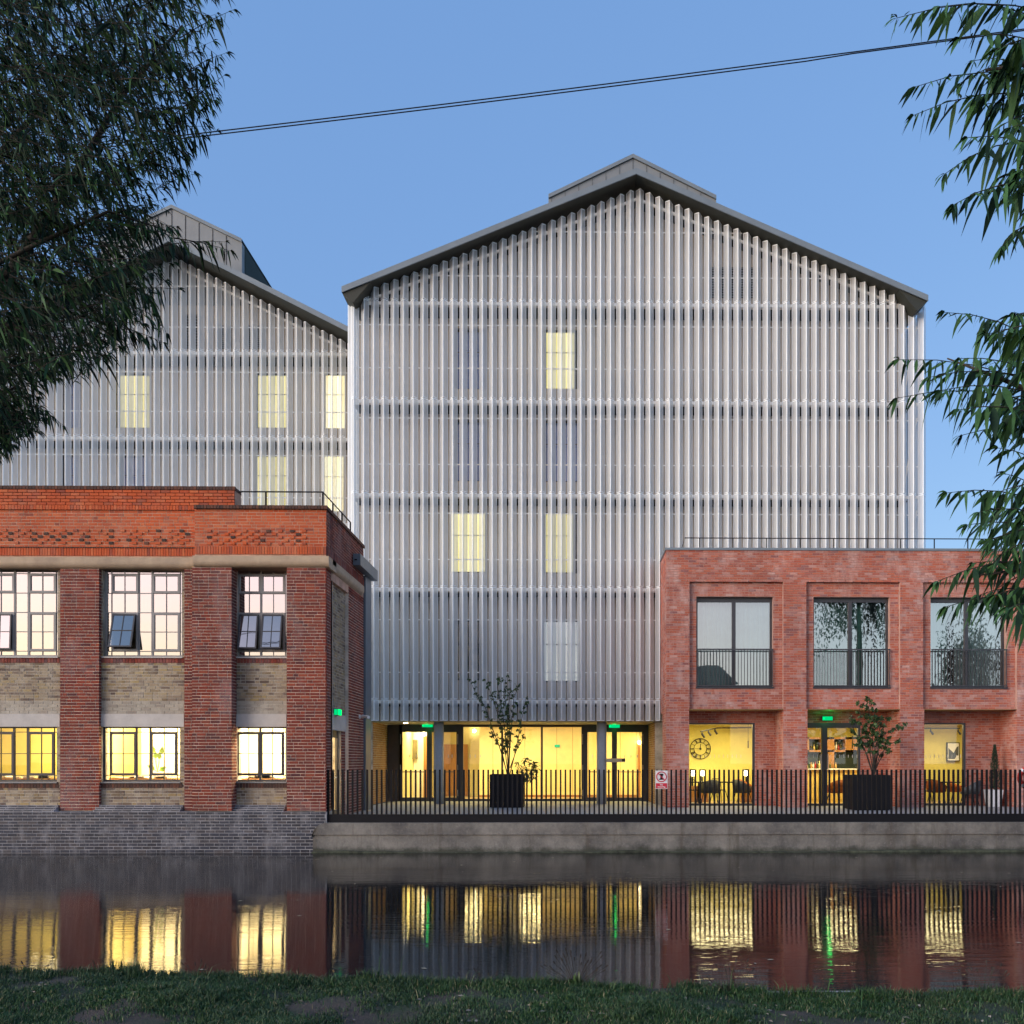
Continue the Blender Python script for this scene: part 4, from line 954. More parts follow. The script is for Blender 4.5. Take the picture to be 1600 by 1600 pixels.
# flank wall facing the gap
fw = MB(); fw.box(xR0+.012, xR0+.3, YB+.1, 34, Z(1113, 29.5), zRt); fw.build('flank_wall', M['mortar_n'], RB)
bb.field('new', 'y', xR0+.012, -1, YB, 31.0, Z(1113, 29.5), zRt, key=1, seed=280)
# recessed ground-floor wall with glazing openings
YC = 30.1
op = [RC(1070, 1129.5, 1179.5, 1256, YC), RC(1252, 1129.5, 1344.5, 1256, YC), RC(1435, 1129.5, 1509, 1256, YC)]
op.append((op[2][0]+3.5, op[2][1]+3.5, op[2][2], op[2][3]))
op = [(a, b, TERR-.02, d) for a, b, c, d in op]
gw = MB(); holed(gw, xR0+.3, xR1, TERR, zRs, YC+.01, YC+.3, op); gw.build('recess_wall', M['mortar_n'], RB)
bb.field('new', 'x', YC+.01, -1, xR0+.1, xR1, TERR, zRs, holes=op, key=1, seed=300)
bb.finish(RB, 300, lambda c: c[0] < X(1580, 29))
MB().box(xR0-.03, xR1, YB-.03, YB+.45, zRt, zRt+.07).build('coping', M['fascia'], RB)
MB().box(xR0-.03, xR0+.35, YB+.45, 34, zRt, zRt+.07).build('coping', M['fascia'], RB)
mb = MB(); mb.box(xR0+.3, xR1, YB+.4, 40, zRt-.5, zRt-.3); mb.box(xR0+.3, xR1, 39.9, 40.1, TERR, zRt-.2); mb.box(xR1, xR1+.3, YB, 40.1, TERR, zRt); mb.build('flat_roof', M['roof'], RB)
# big upper windows with Juliet balustrades
for i in range(NP):
    x0, x1, z0, z1 = winr[i]; f = MB(); Y = YBw; e = .06
    f.box(x0, x0+e, Y-.04, Y+.05, z0, z1); f.box(x1-e, x1, Y-.04, Y+.05, z0, z1); f.box(x0+e, x1-e, Y-.04, Y+.05, z1-.14, z1); f.box(x0+e, x1-e, Y-.04, Y+.05, z0, z0+e)
    xm = (x0+x1)/2; f.box(xm-.055, xm+.055, Y-.05, Y+.05, z0+e, z1-.14)
    w_ = f.build('window', M['dframe'], RB)
    for (a, b) in ((x0+e, xm-.055), (xm+.055, x1-e)):
        MB().poly([(a, Y, z0+e), (b, Y, z0+e), (b, Y, z1-.14), (a, Y, z1-.14)]).build('pane', M['glassR'], w_)
    if i == 0: curtain(x0, x1, Y+.3, z0, z1, .03, 16, 3).build('curtain', M['sheer'], w_)
    elif i == 1:
        curtain(x0, x0+(x1-x0)*.72, Y+.3, z0, z1, .04, 13, 4).build('curtain', M['teal'], w_); curtain(x1-.25, x1, Y+.3, z0, z1, .03, 3, 5).build('curtain', M['teal'], w_)
    else: curtain(x0, x0+(x1-x0)*(.3 if i == 2 else 1), Y+.3, z0, z1, .04, 7, 6).build('curtain', M['teal'], w_)
    if i == 2: curtain(x0+(x1-x0)*.4, x1, Y+.32, z0, z1, .03, 9, 9).build('curtain', M['sheer'], w_)
    MB().box(x0-.02, x1+.02, YBp-.04, YBw-.04, z0-.03, z0+.02).build('sill', M['dframe'], w_)
    # balustrade
    rb = MB(); zt_ = Z(1013.5, YB+.03, 1200); rb.box(x0+.01, x1-.01, YB+.04, YB+.08, zt_-.04, zt_); rb.box(x0+.01, x1-.01, YB+.04, YB+.08, z0+.04, z0+.07)
    br = rb.build('balustrade', M['dframe'], RB); me = bpy.data.meshes.new('baluster'); q = MB().box(-.008, .008, -.012, .012, 0, zt_-z0-.11); me.from_pydata(q.v, [], q.f); me.materials.append(M['dframe'])
    nb_ = 25
    for k in range(nb_): piece('baluster', me, br, (x0+.03+(x1-x0-.06)*k/(nb_-1), YB+.06, z0+.07))
    rm = MB(); rm.box(x0-.4, x1+.4, Y+2.4, Y+2.5, z0-.1, z1+.1); rm.box(x0-.4, x1+.4, Y+.3, Y+2.4, z0-.12, z0-.1); rm.box(x0-.4, x1+.4, Y+.3, Y+2.4, z1+.1, z1+.12); rm.build('room_back', M['greyf'], w_)
# roof railing
rl = thing('roof_railing', 'long thin black railing on the roof edge of the new brick building', 'railing', (xR0+3, 30, zRt))
zr = Z(841, 29.9, 1200); px0 = X(1070, 29.9)
MB().tube([(X(1062, 29.9), 29.9, zRt+.05), (px0, 29.9, zr), (xR1-1, 29.9, zr)], .016, 6).build('handrail', M['black'], rl)
k = 0
while X(1093+52.4*k, 29.9) < xR1-1: x = X(1093+52.4*k, 29.9); MB().box(x-.012, x+.012, 29.88, 29.92, zRt-.3, zr).build('post', M['black'], rl); k += 1
# cafe glazing
def shopfront(r_, mull, door=False):
    x0, x1, z0, z1 = r_; f = MB(); Y = YC+.06; e = .07
    f.box(x0, x0+e, Y-.05, Y+.05, TERR, z1); f.box(x1-e, x1, Y-.05, Y+.05, TERR, z1); f.box(x0+e, x1-e, Y-.05, Y+.05, z1-(.16 if door else .05), z1); f.box(x0+e, x1-e, Y-.05, Y+.05, TERR, TERR+.07)
    xs2 = [x0+e]
    for m_ in mull: a, b = X(m_[0], Y), X(m_[1], Y); f.box(a, b, Y-.06, Y+.06, TERR+.07, z1-.05); xs2 += [a, b]
    xs2.append(x1-e); s_ = f.build('cafe_door' if door else 'cafe_window', M['dframe'], RB)
    for k in range(0, len(xs2), 2): MB().poly([(xs2[k], Y, TERR+.07), (xs2[k+1], Y, TERR+.07), (xs2[k+1], Y, z1-.05), (xs2[k], Y, z1-.05)]).build('pane', M['glassG'], s_)
    mk = MB()
    for k in range(12): xx = x0+.25+k*.14; mk.box(xx, xx+.012, Y-.008, Y-.005, Z(1184, Y), Z(1179, Y)) if xx < x1-.1 else None
    mk.build('glass_marks', M['signw'], s_)
    return s_
shopfront(op[0], []); sdr = shopfront(op[1], [(1283.5, 1292)], True); shopfront(op[2], []); shopfront(op[3], [])
for px in (1282, 1292.5):
    x0, x1, z0, z1 = RC(px, 1178, px+1.6, 1202, YC-.06); MB().tube([((x0+x1)/2, YC-.08, z0), ((x0+x1)/2, YC-.08, z1)], .02, 8).build('pull_handle', M['lintel'], sdr)
zcc = Z(1127, YC)-.0
room(RB, xR0+.35, X(1238, YC), YC+.32, 33.4, TERR+.004, zcc, 'mustard'); room(RB, X(1240, YC), X(1404, YC), YC+.32, 33.4, TERR+.004, zcc, 'mustard'); room(RB, X(1406, YC), X(1406, YC)+6.5, YC+.32, 33.4, TERR+.004, zcc, 'mustard')
area(X(1130, 31.8), 31.5, zcc-.04, 2.2, 1.4, 65); area(X(1305, 31.8), 31.2, zcc-.04, 1.6, 1.0, 60); area(X(1480, 31.8), 31.5, zcc-.04, 2.2, 1.4, 48)
# wall clock with open metal ring and numerals
cc = P(1094.5, 1170, 33.3); ck = thing('wall_clock', 'large open black metal wall clock with numerals on the cafe wall', 'clock', tuple(cc)); Yc = 33.34
MB().ring((cc.x, Yc, cc.z), (1,0,0), (0,0,1), .36, .013).build('outer_ring', M['black'], ck); MB().ring((cc.x, Yc, cc.z), (1,0,0), (0,0,1), .225, .01).build('inner_ring', M['black'], ck)
rom = [3, 1, 2, 3, 2, 1, 2, 3, 4, 2, 1, 2]
nm = MB()
for h in range(12):
    a = math.pi/2-h*math.pi/6
    for s_ in range(rom[h]):
        da = (s_-(rom[h]-1)/2)*.075
        p0 = Vector((cc.x+math.cos(a+da)*.235, Yc, cc.z+math.sin(a+da)*.235)); p1 = Vector((cc.x+math.cos(a+da)*.35, Yc, cc.z+math.sin(a+da)*.35)); nm.tube([p0, p1], .009, 5)
nm.build('numerals', M['black'], ck)
hd = MB(); hd.tube([(cc.x, Yc-.02, cc.z), (cc.x+.01, Yc-.02, cc.z+.17)], .012, 5); hd.tube([(cc.x, Yc-.02, cc.z), (cc.x-.21, Yc-.02, cc.z+.005)], .006, 5); hd.tube([(cc.x, Yc-.03, cc.z), (cc.x, Yc, cc.z)], .04, 12); hd.build('clock_hands', M['black'], ck)
# track lights and pendants
def track(pxs, label, heads):
    o = thing('track_light', label, 'track light', tuple(P(pxs[0][0], pxs[0][1], 32.2)), 'cafe track lights'); pts = [tuple(P(a, b, Yq)) for a, b, Yq in pxs]
    MB().tube(pts, .02, 6).build('track', M['black'], o)
    for (a, b, Yq) in heads: p = P(a, b, Yq); MB().tube([p, p+Vector((.0, 0, -.08)), p+Vector((.07, -.05, -.2))], [.012, .035, .035], 8).build('lamp_head', M['black'], o)
track([(1095, 1143, 31.3), (1120, 1137.5, 32.6), (1174, 1137, 32.6)], 'bent black track light with spots above the cafe clock', [(1097, 1143, 31.3), (1107, 1140, 31.9), (1117, 1138, 32.5)])
track([(1436, 1138, 32.4), (1500, 1138, 32.4)], 'straight black track light above the framed picture', [(1454, 1138.5, 32.4), (1497, 1138.5, 32.4)])
for (px, y0, y1, lab) in ((1169, 1146, 1169, 'slim black pendant lamp near the right end of the clock window'), (1332, 1130, 1170, 'slim black pendant lamp beside the bar door frame')):
    a = P(px, y0, 31.6); b = P(px, y1, 31.6); o = thing('pendant_lamp', lab, 'pendant lamp', tuple(b), 'slim pendant lamps in the cafe')
    MB().tube([(a.x, 31.6, zcc), (a.x, 31.6, (a.z+b.z)/2)], .005, 5).build('cord', M['black'], o); MB().tube([(a.x, 31.6, (a.z+b.z)/2), b], .018, 8).build('lamp_tube', M['black'], o)
# framed picture: plain generic street scene shapes
x0, x1, z0, z1 = RC(1479.5, 1160, 1499.5, 1189.5, 33.3); pf = thing('framed_picture', 'framed black and cream picture on the cafe wall right of the third pier', 'picture', ((x0+x1)/2, 33.34, z0))
MB().box(x0, x1, 33.3, 33.36, z0, z1).build('picture_frame', M['black'], pf); MB().box(x0+.03, x1-.03, 33.29, 33.299, z0+.03, z1-.03).build('mount', M['signw'], pf)
q = MB(); w_ = x1-x0; h_ = z1-z0
q.prism_y([(x0+.05, z0+.08), (x0+w_*.6, z0+.08), (x0+w_*.75, z0+h_*.3), (x0+.05, z0+h_*.7)], 33.284, 33.289); q.prism_y([(x0+w_*.45, z0+h_*.35), (x1-.05, z0+h_*.3), (x1-.05, z0+h_*.8), (x0+w_*.75, z0+h_*.75)], 33.280, 33.285); q.build('printed_shapes', M['greyf'], pf)
# cafe furniture
def chair(px, py, Y, rz, label, fab, style='tub'):
    p = P(px, py, Y); p.z = TERR; o = thing('chair', label, 'chair', (p.x, Y, TERR), 'cafe chairs'); o.rotation_euler.z = rz
    ORG[o.name] = Vector((0, 0, 0))
    def bl(mb, n, m): 
        ob = mb.build(n, m, o, world=True); ob.modifiers.new('bv', 'BEVEL').width = .008; return ob
    if style == 'tub':
        mb = MB(); n = 14; n0 = 0
        for i in range(n):
            a = math.pi*(-.1+1.2*i/(n-1)); r1 = .27; h = .40*(.45+.55*math.sin(max(0, min(math.pi, a))))
            mb.v += [(math.cos(a)*r1, math.sin(a)*r1, .42), (math.cos(a)*(r1+.04), math.sin(a)*(r1+.04), .42+h), (math.cos(a)*(r1+.07), math.sin(a)*(r1+.07), .42+h), (math.cos(a)*(r1+.03), math.sin(a)*(r1+.03), .40)]
        for i in range(n-1):
            for k in range(4): a = i*4+k; b = i*4+(k+1) % 4; mb.f.append((a, b, b+4, a+4)); mb.m.append(0)
        mb.f.append((0,1,2,3)); mb.f.append((n*4-1,n*4-2,n*4-3,n*4-4)); mb.m += [0,0]
        mb.build('backrest', fab, o, world=True, smooth=True); bl(MB().cyl(0, 0, .38, .46, .28, .27, 18), 'seat', fab)
    else:
        mb = MB(); pts = [(-.2, .2, .44), (-.2, .24, .7), (-.12, .25, .82), (.12, .25, .82), (.2, .24, .7), (.2, .2, .44)]; mb.tube(pts, .012, 6); mb.tube([(-.1, .22, .46), (-.06, .25, .8)], .008, 5); mb.tube([(.1, .22, .46), (.06, .25, .8)], .008, 5)
        mb.build('backrest', M['black'], o, world=True); bl(MB().cyl(0, 0, .43, .46, .21, .21, 16), 'seat', M['black'])
    for sx in (-1, 1):
        for sy in (-1, 1): MB().tube([(sx*.15, sy*.15, .42), (sx*.23, sy*.23, 0)], [.014, .010], 6).build('leg', M['black'], o, world=True)
def table(px, Y, label, w_=.8, z=.74):
    p = P(px, 1200, Y); o = thing('cafe_table', label, 'table', (p.x, Y, TERR), 'cafe tables')
    MB().cyl(p.x, Y, TERR+z-.03, TERR+z, w_/2, seg=24).build('table_top', M['black'], o); MB().cyl(p.x, Y, TERR+.02, TERR+z-.03, .03, seg=10).build('pedestal', M['black'], o); MB().cyl(p.x, Y, TERR, TERR+.02, .22, seg=20).build('base', M['black'], o)
    return p
table(1092, 31.3, 'round black cafe table below the clock, left one'); table(1138, 31.2, 'round black cafe table in the clock window, right one'); table(1481, 31.0, 'round black cafe table in the window below the framed picture')
chair(1083, 1240, 31.8, 2.6, 'dark chair half hidden by the left pier below the clock', M['greyf'], 'wire'); chair(1109, 1240, 30.75, 3.3, 'grey tub chair between the two tables in the clock window', M['greyf']); chair(1124, 1240, 31.9, .4, 'black wire chair behind the two clock-window tables', M['greyf'], 'wire')
chair(1160, 1240, 30.9, 2.2, 'grey tub chair at the right side of the clock window', M['greyf']); chair(1166, 1240, 32.0, 2.0, 'rust orange chair against the wall at the right of the clock window', M['orangef'])
chair(1306, 1240, 30.85, 3.4, 'rust orange tub chair behind the glass bar door', M['orangef']); chair(1448, 1245, 30.75, 3.0, 'black wire bistro chair beside the third pier', M['greyf'], 'wire')
chair(1463, 1240, 31.2, 2.4, 'rust orange chair left of the table under the picture', M['orangef']); chair(1497, 1240, 31.7, 1.2, 'rust orange chair right of the table under the picture', M['orangef']); chair(1515, 1245, 29.75, 4.0, 'grey tub chair outside on the terrace beside the third cafe window', M['greyf'])
for (px, lab) in ((1082, 'small lit table lamp with dark shade, left one below the clock'), (1097, 'small lit table lamp with dark shade, second one below the clock'), (1166, 'small lit wall-side lamp at the right of the clock window')):
    p = P(px, 1212, 32.6); o = thing('table_lamp', lab, 'lamp', (p.x, 32.6, p.z-.35), 'small lit table lamps in the cafe')
    MB().cyl(p.x, 32.6, p.z-.35, p.z, .03, seg=10).build('stem', M['black'], o); MB().cyl(p.x, 32.6, p.z, p.z+.17, .09, .07, seg=16).build('lamp_glow', M['lit'], o); MB().cyl(p.x, 32.6, p.z+.17, p.z+.22, .10, .09, seg=16).build('lamp_shade', M['black'], o)
    tb = MB().box(p.x-.2, p.x+.2, 32.45, 32.75, TERR, p.z-.35); tag(tb.build('side_cabinet', M['wood']), 'small oak cabinet carrying the ' + lab.split(',')[-1].strip().replace('one ', 'lamp ') , 'cabinet', 'small lamp cabinets')
# bar
x0, x1, z0, z1 = RC(1254, 1201, 1340, 1247, 32.2); bar = thing('bar_counter', 'ribbed yellow bar counter with a pale top behind the cafe door', 'bar counter', ((x0+x1)/2, 32.3, TERR))
MB().box(x0, x1, 32.2, 32.8, TERR, z1-.04).build('counter_body', plain('yellow_panel', (.75,.55,.15), .5), bar); MB().box(x0-.03, x1+.03, 32.1, 32.85, z1-.04, z1).build('counter_top', M['signw'], bar)
me = bpy.data.meshes.new('rib'); q = MB().box(-.02, .02, -.015, 0, 0, z1-TERR-.2); me.from_pydata(q.v, [], q.f); me.materials.append(plain('rib_paint', (.80,.62,.22), .5))
for k in range(int((x1-x0)/.075)): piece('rib', me, bar, (x0+.04+k*.075, 32.2, TERR+.12))
x0, x1, z0, z1 = RC(1252, 1152, 1342, 1200, 33.25); bk = thing('back_bar', 'oak back bar shelving with dark recesses behind the counter', 'shelf', ((x0+x1)/2, 33.3, TERR))
MB().box(x0, x1, 33.3, 33.38, TERR, z1).build('back_panel', M['dteal'], bk)
for (a, b, c, d) in ((1252, 1152, 1342, 1155), (1252, 1172, 1342, 1175), (1252, 1152, 1262, 1175), (1280, 1152, 1301, 1175), (1318, 1152, 1342, 1175), (1292, 1175, 1301, 1202)):
    X0, X1, Z0, Z1 = RC(a, c and b, d and c, d, 33.2) if False else RC(a, b, c, d, 33.2); MB().box(X0, X1, 33.0, 33.3, Z0, Z1).build('shelf_board', M['wood'], bk)
bcol = [(.35,.02,.02), (.08,.06,.02), (.6,.5,.2), (.03,.06,.03), (.5,.3,.1), (.6,.6,.55)]
bcn = ['dark red', 'brown', 'pale yellow', 'dark green', 'amber', 'clear']; ordn = ['first', 'second', 'third', 'fourth', 'fifth', 'sixth', 'seventh']
bm = [plain('bottle_glass', c_, .15, var=.05) for c_ in bcol]
places = [('left shelf', 1263+4.5*i, 1172, 33.05) for i in range(4)] + [('right shelf', 1303+3.6*i, 1172, 33.05) for i in range(4)] + [('counter left of the door stile', 1261+3.2*i, 1201, 32.4) for i in range(7)] + [('counter right of the door stile', 1297+9*i, 1201, 32.5) for i in range(2)]
for i, (wh, px, py, Yq) in enumerate(places):
    p = P(px, py, Yq); h = .2+.08*random.random(); z_ = p.z if 'shelf' in wh else Z(1201, 32.2, 1297)
    b_ = MB(); b_.tube([(p.x, Yq, z_), (p.x, Yq, z_+h*.6), (p.x, Yq, z_+h*.72), (p.x, Yq, z_+h)], [.034, .034, .013, .012], 10)
    tag(b_.build('bottle', bm[i % 6], smooth=True), f'{bcn[i % 6]} bottle, {ordn[[q[0] for q in places[:i]].count(wh)]} from the left on the {wh}', 'bottle', f'bottles on the {wh}')

# ------------------------------------------------------------------ green exit signs
def exit_sign(px, py, Y, label, side=False, w_=.34):
    p = P(px, py, Y); o = thing('exit_sign', label, 'exit sign', tuple(p), 'green lit exit signs')
    if side: MB().box(p.x, p.x+.10, Y-.14, Y+.14, p.z-.09, p.z+.09).build('housing', M['zinc'], o); MB().box(p.x+.101, p.x+.12, Y-.12, Y+.12, p.z-.07, p.z+.07).build('lit_face', M['green'], o)
    else:
        MB().box(p.x-w_/2, p.x+w_/2, Y, Y+.06, p.z-.07, p.z+.07).build('housing', M['dframe'], o); MB().box(p.x-w_/2+.01, p.x+w_/2-.01, Y-.012, Y-.001, p.z-.06, p.z+.06).build('lit_face', M['greenf'], o)
        MB().cyl(p.x-w_/2+.05, Y-.03, p.z-.02, p.z+.02, .02, seg=10).build('charging_lamp', M['green'], o)
    l = bpy.data.lights.new('sign_glow', 'POINT'); l.energy = 1.3; l.color = (.02, 1, .16); l.shadow_soft_size = .08; lo = bpy.data.objects.new('sign_glow', l); COL.objects.link(lo); lo.location = (p.x+(.25 if side else 0), Y-.2, p.z)
exit_sign(1293, 1122.5, YC-.1, 'green lit exit sign over the cafe door in the new brick building')
exit_sign(668, 1133.5, YG-.2, 'green lit exit sign left of the left grey column', w_=.4); exit_sign(960, 1134.5, YG-.2, 'green lit exit sign right of the right grey column', w_=.4)
pe = P(529, 1113, 24.25); o = thing('exit_sign', 'small green lit sign above the side door of the old brick building', 'exit sign', tuple(pe), 'green lit exit signs')
MB().box(xs_-.06, xs_+.04, 24.1, 24.45, pe.z-.09, pe.z+.09).build('housing', M['zinc'], o); MB().box(xs_+.041, xs_+.06, 24.13, 24.42, pe.z-.07, pe.z+.07).build('lit_face', M['green'], o); MB().box(xs_-.05, xs_+.035, 24.085, 24.098, pe.z-.07, pe.z+.07).build('lit_end', M['greenf'], o)
# security camera
pc_ = P(561, 1120, 26.7); o = thing('security_camera', 'white bullet security camera on the rear pier of the brick side wall', 'camera', (xc, 26.7, pc_.z))
MB().tube([(xc-.0, 26.7, pc_.z), (xc+.03, 26.7, pc_.z)], .06, 12).build('bracket_plate', M['signw'], o); MB().tube([(xc+.03, 26.7, pc_.z), (xc+.16, 26.6, pc_.z)], .02, 8).build('arm', M['signw'], o)
MB().tube([(xc+.12, 26.6, pc_.z+.01), (xc+.34, 26.35, pc_.z-.03)], .045, 12).build('camera_body', M['signw'], o)

# ------------------------------------------------------------------ waterside railing
YFn = 23.2; zf0 = Z(1285, YFn); zf1 = Z(1272, YFn); zft = Z(1202.5, YFn)
fx0 = X(508, YFn); fx1 = X(2100, YFn)
FN = thing('railing', 'black vertical bar railing along the quay wall', 'railing', ((fx0+fx1)/2, YFn, zf0))
MB().box(fx0, fx1, YFn-.06, YFn+.03, zf0+.002, zf1).build('base_channel', M['black'], FN)
me = bpy.data.meshes.new('bar'); q = MB().box(-.020, .020, -.027, .027, 0, zft-zf1); me.from_pydata(q.v, [], q.f); me.materials.append(M['black'])
k = 0; pit_ = 7.53/1484*YFn; x = X(513, YFn)
while x < fx1 and k < 205: piece('bar', me, FN, (x, YFn, zf1)); x += pit_; k += 1
# no mooring sign
x0, x1, z0, z1 = RC(1024, 1204, 1043, 1232.5, YFn-.04); sg = thing('no_mooring_sign', 'white and red no mooring sign fixed to the black railing', 'sign', ((x0+x1)/2, YFn-.04, z0)); Ys = YFn-.045; w_ = x1-x0; h_ = z1-z0
MB().box(x0, x1, Ys, Ys+.006, z0, z1).build('sign_board', M['signw'], sg); MB().box(x0+.012, x1-.012, Ys-.004, Ys-.001, z0+.012, z0+h_*.31).build('red_panel', M['signr'], sg)
cxs = (x0+x1)/2; czs = z0+h_*.66
MB().ring((cxs, Ys-.004, czs), (1,0,0), (0,0,1), w_*.40, .012, 36, 4).build('prohibition_ring', M['signr'], sg)
q = MB(); r = w_*.40; q.prism_y([(cxs-r*.72, czs+r*.62), (cxs-r*.62, czs+r*.74), (cxs+r*.72, czs-r*.62), (cxs+r*.62, czs-r*.74)][::-1], Ys-.010, Ys-.007); q.build('prohibition_bar', M['signr'], sg)
q = MB(); q.prism_y([(cxs-r*.5, czs-r*.62), (cxs+r*.5, czs-r*.62), (cxs+r*.42, czs-r*.42), (cxs+r*.24, czs-r*.3), (cxs+r*.24, czs+r*.2), (cxs+r*.46, czs+r*.36), (cxs+r*.3, czs+r*.62), (cxs-r*.3, czs+r*.62), (cxs-r*.46, czs+r*.36), (cxs-r*.24, czs+r*.2), (cxs-r*.24, czs-r*.3), (cxs-r*.42, czs-r*.42)], Ys-.006, Ys-.001); q.build('bollard_symbol', M['black'], sg)
def text(parent, s, x, y, z, size, mat, name='lettering'):
    cu = bpy.data.curves.new(name, 'FONT'); cu.body = s; cu.size = size; cu.align_x = 'CENTER'; cu.extrude = .001; cu.offset = .0012; cu.materials.append(mat)
    tmp = bpy.data.objects.new(name, cu); COL.objects.link(tmp); me = bpy.data.meshes.new_from_object(tmp.evaluated_get(bpy.context.evaluated_depsgraph_get())); bpy.data.objects.remove(tmp); o = bpy.data.objects.new(name, me); link(o, parent); o.location = Vector((x, y, z))-org(parent); o.rotation_euler = (R_(90), 0, 0); return o
text(sg, 'No', cxs, Ys-.006, z0+h_*.185, .055, M['signw']); text(sg, 'mooring', cxs, Ys-.006, z0+h_*.075, .055, M['signw'])
# lifebuoy behind the bars at the right edge
lc = P(1608, 1215.5, 23.42); lb = thing('lifebuoy', 'red lifebuoy hanging behind the railing at the right edge', 'lifebuoy', tuple(lc))
MB().ring(lc, (1,0,0), (0,0,1), .235, .062, 36, 10).build('buoy_ring', M['redp'], lb, smooth=True)
for k in range(4): a = math.pi/4+k*math.pi/2; MB().ring(lc, (1,0,0), (0,0,1), .235, .066, 5, 10, a0=a-.12, a1=a+.12).build('white_band', M['signw'], lb)
MB().box(lc.x-.03, lc.x+.03, 23.5, 23.55, TERR, lc.z+.1).build('post', M['black'], lb)

# ------------------------------------------------------------------ foliage helpers
LEAF_T = np.array([0, .16, .16, .42, .42, .72, .72, 1.0]); LEAF_S = np.array([0, -.6, .6, -1, 1, -.7, .7, 0])
LEAF_F = [(0, 1, 2), (1, 3, 4, 2), (3, 5, 6, 4), (5, 7, 6)]
def leaf_pts(b, d, L_, W_, droop, roll):
    d = d.normalized(); up = Vector((0,0,1)); s = d.cross(up)
    if s.length < .05: s = Vector((1,0,0))
    s.normalize(); nn = s.cross(d); s = s*math.cos(roll)+nn*math.sin(roll)
    out_ = []
    for t_, q in zip(LEAF_T, LEAF_S):
        p = b + d*(L_*t_) + Vector((0,0,-droop*L_*t_*t_)) + s*(q*W_/2); out_.append((p.x, p.y, p.z))
    return out_
class Foliage:
    def __init__(s): s.leaves = []; s.tw = MB()
    def spray(s, base, tip, n, ll, lw, r, sag=.05, twig=.006, hang=.55):
        base = Vector(base); tip = Vector(tip); Ld = (tip-base).length; mid = (base+tip)/2+Vector((r.uniform(-.04,.04)*Ld, r.uniform(-.05,.05)*Ld, sag*Ld+r.uniform(-.03,.03)*Ld))
        pts = [base*(1-t_)**2+mid*2*t_*(1-t_)+tip*t_*t_ for t_ in (0, .25, .5, .75, 1)]
        s.tw.tube(pts, [twig, twig*.85, twig*.7, twig*.5, twig*.3], 4, cap=False)
        for i in range(n):
            t_ = .08+.92*(i+r.random()*.6)/n; t_ = min(t_, 1); p = base*(1-t_)**2+mid*2*t_*(1-t_)+tip*t_*t_
            td = ((mid-base)*(1-t_)+(tip-mid)*t_).normalized(); side = td.cross(Vector((0,0,1))); side = side.normalized() if side.length > .01 else Vector((0,1,0))
            d = td*r.uniform(.2,.7)+side*(1 if i % 2 else -1)*r.uniform(.1,.9)+Vector((r.uniform(-.5,.5), r.uniform(-.4,.4), -hang*r.uniform(-.1,1.7)))
            f_ = (1-.6*max(0, t_-.6)/.4)*r.uniform(.45,1.15)
            s.leaves.append(leaf_pts(p, d, ll*f_, lw*f_*r.uniform(.8,1.15), r.uniform(.1,1.15), r.uniform(-1.4,1.4)))
        for k in range(6):   # tip tuft
            d = (tip-mid).normalized()+Vector((r.uniform(-.6,.6), r.uniform(-.6,.6), r.uniform(-.5,.6))); s.leaves.append(leaf_pts(tip, d, ll*r.uniform(.3,.6), lw*.6, .7, r.uniform(-1,1)))
    def build(s, parent, mats, keep=300, size=None):
        r = random.Random(1); idx = list(range(len(s.leaves)))
        def vis(i):
            p = s.leaves[i][0]; y = p[1]
            if y < .5: return False
            px = CX+F*(p[0]*math.cos(TH)-y*math.sin(TH))/(p[0]*math.sin(TH)+y*math.cos(TH)); py = CY-F*(p[2]-EYE)/y
            return 0 < px < 1600 and 0 < py < 1600
        vi = [i for i in idx if vis(i)]; r.shuffle(vi); kp = set(sorted(vi, key=lambda i: s.leaves[i][0][1])[:keep] if len(vi) > keep else vi)
        o0 = org(parent)
        for i in sorted(kp):
            v = s.leaves[i]; b0 = Vector(v[0]); me = bpy.data.meshes.new('leaf'); me.from_pydata([tuple(Vector(q)-b0) for q in v], [], LEAF_F); me.materials.append(mats[i % len(mats)])
            ob = bpy.data.objects.new('leaf', me); link(ob, parent); ob.location = b0-o0
        rest = [s.leaves[i] for i in idx if i not in kp]
        if rest:
            v = np.array(rest).reshape(-1, 3)-np.array(o0); fs = [tuple(8*k+j for j in f_) for k in range(len(rest)) for f_ in LEAF_F]
            me = bpy.data.meshes.new('foliage'); me.from_pydata(v.tolist(), [], fs)
            for m_ in mats: me.materials.append(m_)
            me.polygons.foreach_set('material_index', [(k*7) % len(mats) for k in range(len(rest)) for _ in LEAF_F])
            ob = bpy.data.objects.new('foliage', me); link(ob, parent); ob['kind'] = 'stuff'
        if s.tw.v: s.tw.build('twigs', M['bark'], parent)['kind'] = 'stuff'

